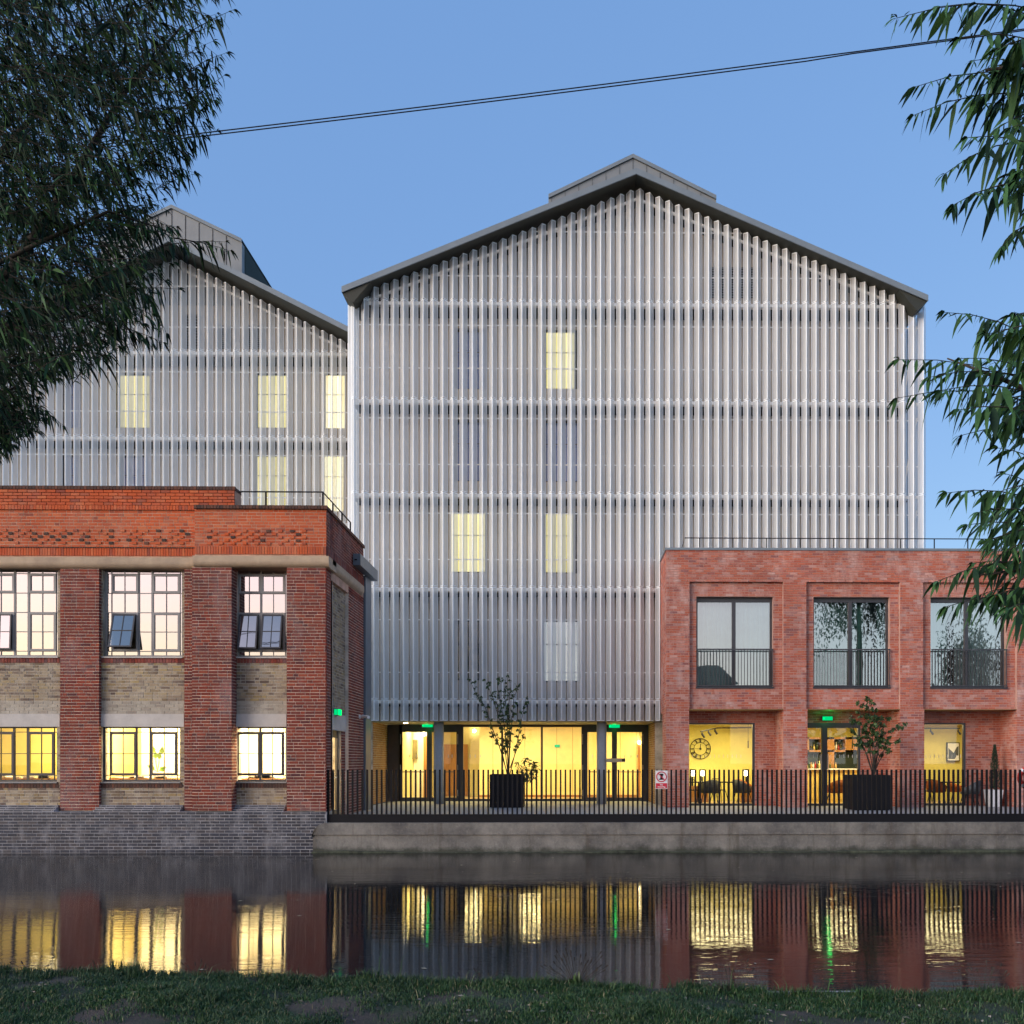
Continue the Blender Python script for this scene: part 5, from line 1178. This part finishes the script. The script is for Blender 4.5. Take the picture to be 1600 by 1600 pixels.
# ------------------------------------------------------------------ left willow
r = random.Random(11)
LT = thing('willow_tree', 'dark narrow-leaved willow hanging into the upper left of the photo', 'tree', (-6.6, 6.6, .5), 'willow trees on the near bank')
tk = MB(); tk.tube([(-6.6, 6.4, .3), (-6.5, 6.4, 2), (-6.3, 6.5, 3.6), (-6.1, 6.6, 5.5), (-5.9, 6.7, 8.5)], [.34, .27, .24, .19, .08], 12); tk.build('trunk', M['bark'], LT, smooth=True)
def PL(px, py, Y): return P(px, py, Y)
for pts, r0 in (([(-6.3, 6.5, 3.8), tuple(P(20, 420, 6.9)), tuple(P(110, 285, 7.0)), tuple(P(190, 150, 7.1)), tuple(P(285, 40, 7.2))], .05),
                ([(-6.1, 6.6, 5.2), tuple(P(-10, 250, 7.4)), tuple(P(90, 140, 7.6)), tuple(P(180, 20, 7.7))], .035),
                ([(-6.3, 6.5, 3.4), tuple(P(0, 520, 6.6)), tuple(P(120, 445, 6.7)), tuple(P(200, 420, 6.8))], .02),
                ([(-6.3, 6.5, 3.2), tuple(P(-30, 640, 6.6)), tuple(P(30, 600, 6.6))], .035),
                ([(-6.2, 6.5, 4.4), tuple(P(60, 380, 6.3)), tuple(P(170, 330, 6.4)), tuple(P(260, 360, 6.5))], .02)):
    n = len(pts); MB().tube(pts, [r0*(1-.85*i/(n-1)) for i in range(n)], 8).build('limb', M['bark'], LT, smooth=True)
bd = [(-60,370),(0,365),(20,350),(50,330),(85,350),(120,352),(170,335),(215,335),(235,300),(275,305),(300,262),(330,268),(355,278),(385,290),(400,292),(425,270),(450,268),(480,245),(520,250),(545,235),(562,160),(600,75),(640,70),(662,98),(680,45),(705,8),(720,-40)]
def xr(y):
    for (a, xa_), (b, xb_) in zip(bd[:-1], bd[1:]):
        if a <= y <= b: return xa_+(xb_-xa_)*(y-a)/(b-a)
    return -60
FO = Foliage(); cnt = 0
while cnt < 1900:
    y = r.uniform(-60, 712); xm = xr(y)
    if xm < -55: continue
    x = r.uniform(-70, xm)
    edge = xm-x
    if r.random() > (.55+.5*min(1, edge/150)): continue
    Yd = r.uniform(5.9, 8.3) if edge > 50 else r.uniform(6.2, 7.4)
    tip = P(x, y, Yd); ln = r.uniform(.32, .6)
    base = tip+Vector((-ln*r.uniform(.6, 1), r.uniform(-.25, .25), ln*r.uniform(-.35, .55)))
    FO.spray(base, tip, 11, .12, .020, r, sag=.08, twig=.0035, hang=.4); cnt += 1
for (a, b, c, d) in ((250, 385, 352, 378), (270, 372, 360, 392), (180, 455, 280, 452), (200, 410, 260, 520), (60, 575, 162, 556), (20, 610, 98, 664), (280, 60, 365, 15), (270, 130, 355, 82), (260, 190, 350, 118), (250, 230, 338, 205), (240, 180, 335, 160), (200, 250, 305, 270), (150, 500, 255, 535), (0, 640, 8, 702)):
    FO.spray(P(a, b, 6.6), P(c, d, 6.7), 26, .12, .022, r, sag=.06, twig=.004, hang=.9)
for k in range(420):   # the crown outside the frame
    th = r.uniform(0, 2*math.pi); ph = r.uniform(-.2, 1.4); q = Vector((-6.9+math.cos(th)*math.cos(ph)*2.3, 6.9+math.sin(th)*math.cos(ph)*2.3, 7.2+3.4*math.sin(ph)))
    if q.x > -3.2+(-.0): continue
    FO.spray(q-Vector((math.cos(th)*.5, math.sin(th)*.5, -.1)), q, 9, .13, .02, r, hang=.7)
FO.build(LT, [M['leaf'], M['leaf'], M['leafd'], M['leaf2']], 300)
# ------------------------------------------------------------------ right willow
r = random.Random(21)
RT = thing('willow_tree', 'green willow sprays reaching in along the right edge of the photo', 'tree', (3.6, 4.3, .5), 'willow trees on the near bank')
MB().tube([(3.7, 4.3, .3), (3.6, 4.3, 2.2), (3.45, 4.25, 4), (3.2, 4.2, 6)], [.26, .2, .17, .1], 12).build('trunk', M['bark'], RT, smooth=True)
FR = Foliage()
spr = [(1640,20,1402,28,24),(1640,40,1470,10,16),(1640,75,1500,60,14),(1630,120,1520,95,12),(1650,130,1432,135,24),(1650,105,1500,130,14),(1640,150,1428,180,22),(1640,190,1520,165,14),(1640,235,1512,215,14),(1640,225,1476,272,20),
       (1640,285,1490,320,18),(1640,310,1550,300,10),(1650,345,1565,385,12),(1650,0,1540,-20,12),(1640,60,1560,75,12),(1640,180,1560,200,12),(1640,260,1560,280,12),
       (1640,545,1476,488,22),(1640,560,1540,520,14),(1640,610,1405,562,26),(1640,640,1402,622,26),(1640,600,1450,590,20),(1640,590,1500,560,18),(1640,625,1470,610,18),(1640,655,1500,640,16),(1640,520,1585,490,10),
       (1640,690,1503,680,16),(1650,740,1560,700,10),(1640,790,1480,770,20),(1640,810,1530,800,14),(1640,830,1512,820,18),(1640,850,1540,845,12),(1640,880,1465,908,22),(1640,900,1520,880,14),(1640,935,1478,948,22),(1640,930,1530,930,12),(1640,960,1575,950,8),(1640,780,1570,740,10),(1640,660,1570,660,12)]
for (a, b, c, d, n) in spr:
    Y0 = r.uniform(3.9, 4.5); FR.spray(P(a, b, Y0), P(c, d, Y0-r.uniform(0, .3)), int(n*1.5), .128, .030, r, sag=.14, twig=.004, hang=.5)
for (y0, y1, n_) in ((0, 340, 30), (490, 690, 22), (740, 960, 16)):
    for k in range(n_):
        y = r.uniform(y0, y1); x = r.uniform(1575, 1680); Y0 = r.uniform(3.8, 4.6); FR.spray(P(x+50, y-15, Y0), P(x-25, y+r.uniform(-5, 25), Y0), 11, .125, .029, r, sag=.08, twig=.004, hang=.5)
for pts, r0 in (([(3.5, 4.3, 3.6), tuple(P(1690, 160, 4.3)), tuple(P(1600, 100, 4.2)), tuple(P(1540, 110, 4.2))], .03), ([(3.6, 4.3, 2.6), tuple(P(1680, 640, 4.2)), tuple(P(1560, 590, 4.2)), tuple(P(1480, 560, 4.2))], .022), ([(3.6, 4.3, 2.2), tuple(P(1680, 870, 4.2)), tuple(P(1600, 890, 4.2)), tuple(P(1520, 900, 4.1))], .02), ([(3.5, 4.3, 3.2), tuple(P(1670, 330, 4.3)), tuple(P(1600, 290, 4.2)), tuple(P(1540, 300, 4.2))], .02)):
    n = len(pts); MB().tube(pts, [r0*(1-.85*i/(n-1)) for i in range(n)], 7).build('limb', M['bark'], RT, smooth=True)
for k in range(260):
    th = r.uniform(0, 2*math.pi); ph = r.uniform(-.3, 1.4); q = Vector((3.9+math.cos(th)*math.cos(ph)*1.6, 4.3+math.sin(th)*math.cos(ph)*1.6, 5.4+2.6*math.sin(ph)))
    if q.x < 2.35 + .05*q.y: continue
    FR.spray(q-Vector((math.cos(th)*.4, math.sin(th)*.4, -.1)), q, 8, .14, .02, r, hang=.9)
FR.build(RT, [M['leaf2'], M['leafr'], M['leaf'], M['leaf2'], M['leaf2']], 300)

# ------------------------------------------------------------------ planters on the terrace
def planter(x0, x1, y0, y1, z1, label, mat='black'):
    o = thing('planter', label, 'planter', ((x0+x1)/2, (y0+y1)/2, TERR), 'large black box planters' if mat == 'black' else None)
    t_ = .04; mb = MB(); mb.box(x0, x1, y0, y0+t_, TERR+.02, z1); mb.box(x0, x1, y1-t_, y1, TERR+.02, z1); mb.box(x0, x0+t_, y0+t_, y1-t_, TERR+.02, z1); mb.box(x1-t_, x1, y0+t_, y1-t_, TERR+.02, z1); mb.build('tub', M[mat], o)
    MB().box(x0+.06, x1-.06, y0+.06, y1-.06, TERR, TERR+.02).build('foot', M[mat], o); MB().box(x0+t_, x1-t_, y0+t_, y1-t_, z1-.12, z1-.06).build('soil', M['bark'], o)
x0, x1, z0, z1 = RC(765, 1210, 818, 1262, 28.8); planter(x0, x1, 28.8, 29.8, z1, 'black square planter before the lobby glazing'); PA = ((x0+x1)/2, 29.3, z1-.08)
x0, x1, z0, z1 = RC(1335, 1211, 1393, 1267, 27.2); planter(x0, x1, 27.2, 28.25, z1, 'black square planter before the bar door, beside the second brick pier'); PB = ((x0+x1)/2, 27.7, z1-.08)
def small_tree(name, label, base, stems, ll, lw, nl, seed, mat, group=None, spread=.12):
    o = thing(name, label, 'tree', base, group); r = random.Random(seed); fo = Foliage(); st_ = MB()
    for pts in stems:
        pts = [Vector(p) for p in pts]; n = len(pts); MB().tube(pts, [.016*(1-.75*i/(n-1)) for i in range(n)], 6).build('stem', M['bark'], o)
        for i in range(len(pts)-1):
            seg = (pts[i+1]-pts[i]); m = max(1, int(seg.length/.10)) if i > 0 else 0
            for k in range(m):
                p = pts[i]+seg*(k+r.random())/m; d = Vector((r.uniform(-1,1), r.uniform(-1,1), r.uniform(-.1,1))).normalized()*r.uniform(.5, 1.3)*spread; q = p+d
                fo.tw.tube([p, q], [.004, .002], 4, cap=False)
                for j in range(nl):
                    b_ = p+d*r.uniform(.3, 1.1); fo.leaves.append(leaf_pts(b_, Vector((r.uniform(-1,1), r.uniform(-1,1), r.uniform(-.8,.6))), ll*r.uniform(.6,1.2), lw*r.uniform(.7,1.2), .3, r.uniform(-1.5,1.5)))
    fo.build(o, [mat], 0); return o
Yp = 29.3
def PP(lst, Y, j=.0): return [tuple(P(a, b, Y)+Vector((0, random.uniform(-.15, .15) if i else 0, 0))) for i, (a, b) in enumerate(lst)]
stA = [[(793,1212),(785,1180),(770,1140),(758,1105),(742,1080),(735,1062)], [(794,1212),(790,1180),(782,1130),(770,1090),(757,1060)], [(794,1212),(793,1170),(792,1120),(788,1080),(791,1056)], [(795,1212),(797,1170),(800,1120),(803,1090),(812,1068)],
       [(796,1212),(804,1180),(812,1140),(818,1110),(822,1090)], [(795,1212),(792,1165),(785,1110),(778,1075),(777,1062)], [(794,1212),(780,1165),(768,1145)], [(797,1200),(808,1170),(820,1150)], [(794,1212),(796,1150),(795,1100),(798,1070)]]
small_tree('potted_birch', 'slender multi-stemmed young tree in the planter before the lobby', PA, [PP(s_, Yp) for s_ in stA], .08, .055, 9, 5, M['leaf3'], None, .14)
# leafy evergreen shrub leaning right out of the same planter
sh = thing('shrub', 'small broad-leaved shrub leaning out of the lobby planter on its right', 'shrub', (PA[0]+.3, 29.2, PA[2])); fo = Foliage(); r = random.Random(9)
for (a, b) in ((812,1195),(822,1188),(832,1192),(838,1204),(834,1214),(824,1218),(828,1205),(818,1203),(836,1196),(822,1210)):
    p0 = P(806, 1208, 29.2); p1 = P(a, b, 29.1+r.uniform(-.15, .15)); fo.tw.tube([p0, (p0+p1)/2+Vector((0,0,.06)), p1], .005, 4)
    for k in range(22): fo.leaves.append(leaf_pts(p1+Vector((r.uniform(-.08,.08),r.uniform(-.08,.08),r.uniform(-.08,.08))), Vector((r.uniform(-1,1), r.uniform(-1,1), r.uniform(-.7,.6))), .15, .05, .3, r.uniform(-.8,.8)))
fo.build(sh, [M['leaf3']], 0)
stB = [[(1364,1212),(1362,1180),(1352,1150),(1344,1130),(1340,1100)], [(1365,1212),(1364,1170),(1360,1130),(1358,1110),(1357,1090)], [(1366,1212),(1372,1175),(1380,1150),(1395,1138),(1412,1133)], [(1366,1212),(1374,1180),(1388,1165),(1403,1157)],
       [(1365,1212),(1368,1170),(1374,1140),(1380,1125),(1392,1118)], [(1364,1212),(1350,1170),(1338,1145),(1330,1128),(1325,1122)], [(1365,1212),(1358,1170),(1350,1140),(1352,1120)], [(1365,1212),(1370,1165),(1368,1130),(1362,1100)], [(1363,1205),(1354,1180),(1345,1165),(1340,1155)], [(1367,1205),(1378,1185),(1384,1170),(1390,1150)], [(1365,1200),(1362,1150),(1366,1125)]]
small_tree('potted_tree', 'denser leafy small tree in the planter before the bar door', PB, [PP(s_, 27.7) for s_ in stB], .09, .06, 19, 6, M['leaf3'], None, .19)
# white planter with slim conifer
x0, x1, z0, z1 = RC(1545, 1234, 1567, 1259, 29.3); o = thing('planter', 'pale tapered planter holding the slim conifer by the fourth pier', 'planter', ((x0+x1)/2, 29.5, TERR))
mb = MB(); xm = (x0+x1)/2; n = 4
v = [(xm-.17, 29.3, TERR), (xm+.17, 29.3, TERR), (xm+.17, 29.64, TERR), (xm-.17, 29.64, TERR), (x0, 29.25, z1), (x1, 29.25, z1), (x1, 29.7, z1), (x0, 29.7, z1)]
mb.v += v; 
for q in ((0,1,5,4),(1,2,6,5),(2,3,7,6),(3,0,4,7)): mb.f.append(q); mb.m.append(0)
mb.build('tub', M['signw'], o); MB().box(x0+.02, x1-.02, 29.28, 29.67, z1-.05, z1-.03).build('soil', M['bark'], o)
cf = thing('conifer', 'slim dark columnar conifer in the pale planter at the right', 'conifer', (xm, 29.47, z1-.04)); fo = Foliage(); r = random.Random(4); ztp = Z(1166, 29.4, 1560)
MB().cyl(xm+.03, 29.47, z1-.05, ztp-.2, .02, .006, 8).build('trunk', M['bark'], cf)
for k in range(1500):
    t_ = r.random(); z = z1+(ztp-z1)*t_; w_ = .17*math.sin(math.pi*min(1, .25+.75*t_))**.8*(1-t_*.5); a = r.uniform(0, 6.28); rr_ = w_*math.sqrt(r.random())
    fo.leaves.append(leaf_pts(Vector((xm+.04+math.cos(a)*rr_, 29.47+math.sin(a)*rr_, z)), Vector((math.cos(a)*.4, math.sin(a)*.4, 1)), .09, .014, 0, r.uniform(-1.5, 1.5)))
fo.build(cf, [plain('conifer_needle', (.02,.045,.025), .6)], 0)

# ------------------------------------------------------------------ overhead cable
cb = thing('overhead_cable', 'pair of thin black cables crossing the sky between the willows', 'cable', (-12, 13, 3))
for off in (0, -.045):
    pts = []
    for i in range(41):
        t_ = i/40; px = -420+(2500-(-420))*t_
        # through (340,205), (900,133), (1460,55)
        py = 205+(px-340)*(-.1257)+((px-340)*(px-1460))*(-1/1120**2)*-10.0*-1
        pts.append(P(px, py, 14.0)+Vector((0, 0, off*(1 if px < 1300 else .5))))
    MB().tube(pts, .009, 5).build('cable_strand', M['black'], cb)
for px in (-420, 2500):
    p = P(px, 300, 14.0); z_ = P(px, 205+(px-340)*(-.1257)-((px-340)*(px-1460))/1120**2*10, 14).z
    MB().tube([(p.x, 14.0, -1.0), (p.x, 14.0, z_+.4)], [.15, .11], 10).build('pole', M['bark'], cb)

# ------------------------------------------------------------------ grass on the near bank
def patch(x, y):
    return (np.sin(x*1.9+.7)*np.cos(y*2.9+x*.6)+.6*np.sin(x*4.3+y*3.7)+.4*np.sin(x*9.1-y*6.3)+.3*np.cos(x*17+y*11))
NB = 210000
gx = rng.uniform(-4.9, 4.4, NB*2); gy = rng.uniform(5.75, 7.95, NB*2); ey = 7.28-.125*gx+.05*np.sin(gx*1.7)
ok = (gy < ey+.01) & ((patch(gx, gy)+.9*np.maximum(0, 1-(ey-gy)/.35)+rng.normal(0, .5, NB*2)) > -.06) & ~((gx > 1.5) & (gx < 2.25) & (gy > ey-.09))
gx, gy, ey = gx[ok][:NB], gy[ok][:NB], ey[ok][:NB]; n = len(gx)
gz = .50+.016*np.sin(gx*2.1+gy*3)+.012*np.sin(gx*5.3-gy*2.2)+.012*np.sin(gy*7+gx)+.006*np.sin(gx*13+gy*9)*np.cos(gy*17-gx*5)-.006
near = np.maximum(0, 1-(ey-gy)/.25)
h = (rng.uniform(.014, .05, n)+near*rng.uniform(0, .05, n))*(1+.6*(patch(gx, gy) > 1.0)); tall = rng.random(n) < .0035+.004*near; h[tall] *= rng.uniform(1.8, 3.2, tall.sum())
an = rng.uniform(0, 2*math.pi, n); ln = rng.uniform(.15, .9, n); la = rng.uniform(0, 2*math.pi, n); wd = rng.uniform(.002, .0045, n)
dx, dy = np.cos(an)*wd, np.sin(an)*wd; lx, ly = np.cos(la)*ln*h, np.sin(la)*ln*h
V = np.stack([np.stack([gx-dx, gy-dy, gz], 1), np.stack([gx+dx, gy+dy, gz], 1), np.stack([gx+dx*.7+lx*.35, gy+dy*.7+ly*.35, gz+h*.6], 1), np.stack([gx-dx*.7+lx*.35, gy-dy*.7+ly*.35, gz+h*.6], 1), np.stack([gx+lx, gy+ly, gz+h*(1-.3*ln)], 1)], 1).reshape(-1, 3)
me = bpy.data.meshes.new('grass'); fs = []
base_i = np.arange(n)*5
q4 = np.stack([base_i, base_i+1, base_i+2, base_i+3], 1).tolist(); q3 = np.stack([base_i+3, base_i+2, base_i+4], 1).tolist()
me.from_pydata(V.tolist(), [], [tuple(q) for q in q4]+[tuple(q) for q in q3])
mg, t, o = new_mat('grass_blade'); b = N(t, 'ShaderNodeBsdfPrincipled'); b.inputs['Roughness'].default_value = .6
g_ = N(t, 'ShaderNodeNewGeometry'); rp = ramp(t, [(0,(.012,.050,.016)),(.45,(.024,.088,.022)),(.8,(.045,.115,.025)),(.93,(.08,.12,.035)),(.97,(.26,.23,.13)),(1,(.34,.30,.18))]); L(t, g_, 'Random Per Island', rp, 0)
t.links.new(mixc(t, maprange(t, noise(t, 1.1, 4, .6), .35, .65, 0, .55), rp.outputs[0], (.025,.05,.03)), b.inputs['Base Color']); L(t, b, 0, o, 0)
me.materials.append(mg); go = bpy.data.objects.new('grass', me); COL.objects.link(go); tag(go, 'short patchy green grass on the near canal bank', 'grass', kind='stuff')
# fallen leaves and pebbles
mb = MB(); r = random.Random(2)
for k in range(420):
    x = r.uniform(-5, 5); y = r.uniform(5.6, edge_y(x)-.08); z = bank_z(x, y)+.012; s_ = r.uniform(.008, .03); a = r.uniform(0, 6.28)
    mb.poly([(x+math.cos(a)*s_, y+math.sin(a)*s_, z), (x-math.sin(a)*s_*.4, y+math.cos(a)*s_*.4, z+.008), (x-math.cos(a)*s_, y-math.sin(a)*s_, z+.004), (x+math.sin(a)*s_*.4, y-math.cos(a)*s_*.4, z)])
tag(mb.build('leaf_litter', plain('dry_leaf', (.38,.33,.27), .8, col2=(.13,.10,.08), scale=7)), 'scattered dry leaves and litter on the near bank', 'leaf litter', kind='stuff')
fl = MB(); r = random.Random(77)
for k in range(46):
    x = r.uniform(-6, 9); y = r.uniform(9, 22); s_ = r.uniform(.015, .05); a = r.uniform(0, 6.28)
    fl.poly([(x+math.cos(a)*s_, y+math.sin(a)*s_, .004), (x-math.sin(a)*s_*.5, y+math.cos(a)*s_*.5, .006), (x-math.cos(a)*s_, y-math.sin(a)*s_, .004), (x+math.sin(a)*s_*.5, y-math.cos(a)*s_*.5, .006)])
tag(fl.build('floating_leaves', plain('floating_leaf', (.40,.36,.26), .7)), 'pale fallen leaves floating on the canal', 'leaves', kind='stuff')
# weeds at the edge
def weed(px, Y, label, nb, hh, seeds, mat, w_=.012, group=None):
    p = P(px, 1500, Y); z0 = bank_z(p.x, min(Y, edge_y(p.x)-.05))-.03; o = thing('weed', label, 'weed', (p.x, Y, z0), group); r = random.Random(px); mb = MB(); sd_ = MB()
    for k in range(nb):
        a = r.uniform(0, 6.28); l_ = r.uniform(.3, 1)*hh; le = r.uniform(.1, .9)
        d = Vector((math.cos(a)*le, math.sin(a)*le*.5, 1)).normalized(); mb_pts = leaf_pts(Vector((p.x+r.uniform(-.05,.05), Y+r.uniform(-.03,.03), z0)), d, l_, w_, .35*le, r.uniform(-.5,.5))
        nn = len(mb.v); mb.v += mb_pts; mb.f += [tuple(nn+j for j in f_) for f_ in LEAF_F]; mb.m += [0]*4
    mb.build('blades', mat, o)['kind'] = 'stuff'
    if seeds:
        for k in range(seeds):
            a = r.uniform(-1.1, 1.1); l_ = hh*r.uniform(1.0, 1.9); b0 = Vector((p.x, Y, z0)); e = b0+Vector((math.sin(a)*l_, r.uniform(-.08,.08), math.cos(a)*l_)); sd_.tube([b0, (b0+e)/2+Vector((0,0,.02)), e], .0016, 4); sd_.tube([e, e+(e-b0).normalized()*.025], .005, 5)
        sd_.build('seed_stalks', M['bark'], o)['kind'] = 'stuff'
weed(900, 7.25, 'broad-leaved weed with dark seed stalks at the bank edge right of centre', 26, .17, 34, M['leaf3'], .035)
weed(182, 7.75, 'dark spiky grass tuft against the bright reflection on the left', 60, .17, 0, M['leaf'], .012)
weed(45, 7.8, 'low grass tuft at the bank edge in the left corner', 40, .10, 3, M['leaf2'], .009)
weed(310, 7.7, 'wispy grass tuft at the bank edge left of centre', 40, .11, 7, M['leaf2'], .009)
weed(1140, 7.1, 'thin tall grass stalks at the bank edge beside the kerb stone', 14, .16, 12, M['leaf2'], .006)
weed(1540, 6.85, 'tall dry grass stalks in the right corner of the bank', 20, .14, 14, M['leaf2'], .006)
weed(755, 7.3, 'small leafy tuft at the bank edge near the middle', 26, .09, 5, M['leaf2'], .012)

# ------------------------------------------------------------------ the far side behind the camera (seen in the window reflections)
def far_tree(x, y, h, rad, seed, label):
    o = thing('tree', label, 'tree', (x, y, .5), 'trees behind the towpath'); r = random.Random(seed); MB().tube([(x, y, .4), (x+.2, y, h*.4), (x, y, h*.8)], [.3, .2, .06], 8).build('trunk', M['bark'], o); fo = Foliage()
    for k in range(int(2200*rad)):
        a = r.uniform(0, 6.28); ph = math.asin(r.uniform(-.7, 1)); q = rad*r.uniform(.35, 1)*(1+.25*math.sin(a*3+ph*4)); fo.leaves.append(leaf_pts(Vector((x+math.cos(a)*math.cos(ph)*q, y+math.sin(a)*math.cos(ph)*q, h*.64+math.sin(ph)*q*h*.27/rad)), Vector((r.uniform(-1,1), r.uniform(-1,1), r.uniform(-1.2,.2))), .24, .08, .3, r.uniform(-1, 1)))
    fo.build(o, [M['leaf']], 0)
far_tree(19.5, -5, 21, 3.2, 1, 'tall bushy tree behind the towpath, mirrored in the middle upper window'); far_tree(27.5, -6, 13, 2.2, 2, 'drooping tree behind the towpath, mirrored in the third upper window'); far_tree(8.3, -5, 9.2, .9, 3, 'slim young tree behind the towpath, mirrored in the first upper window')
hb = thing('house', 'low dark roofed house behind the towpath, mirrored in the windows', 'house', (12, -16, .5)); MB().box(5, 13.2, -22, -16, .4, 8.2).build('wall', M['mortar_y'], hb)
MB().prism_y([(4.7, 8.2), (13.5, 8.2), (12.0, 9.6), (6.2, 9.6)], -22.3, -15.7).build('roof', M['roof'], hb)
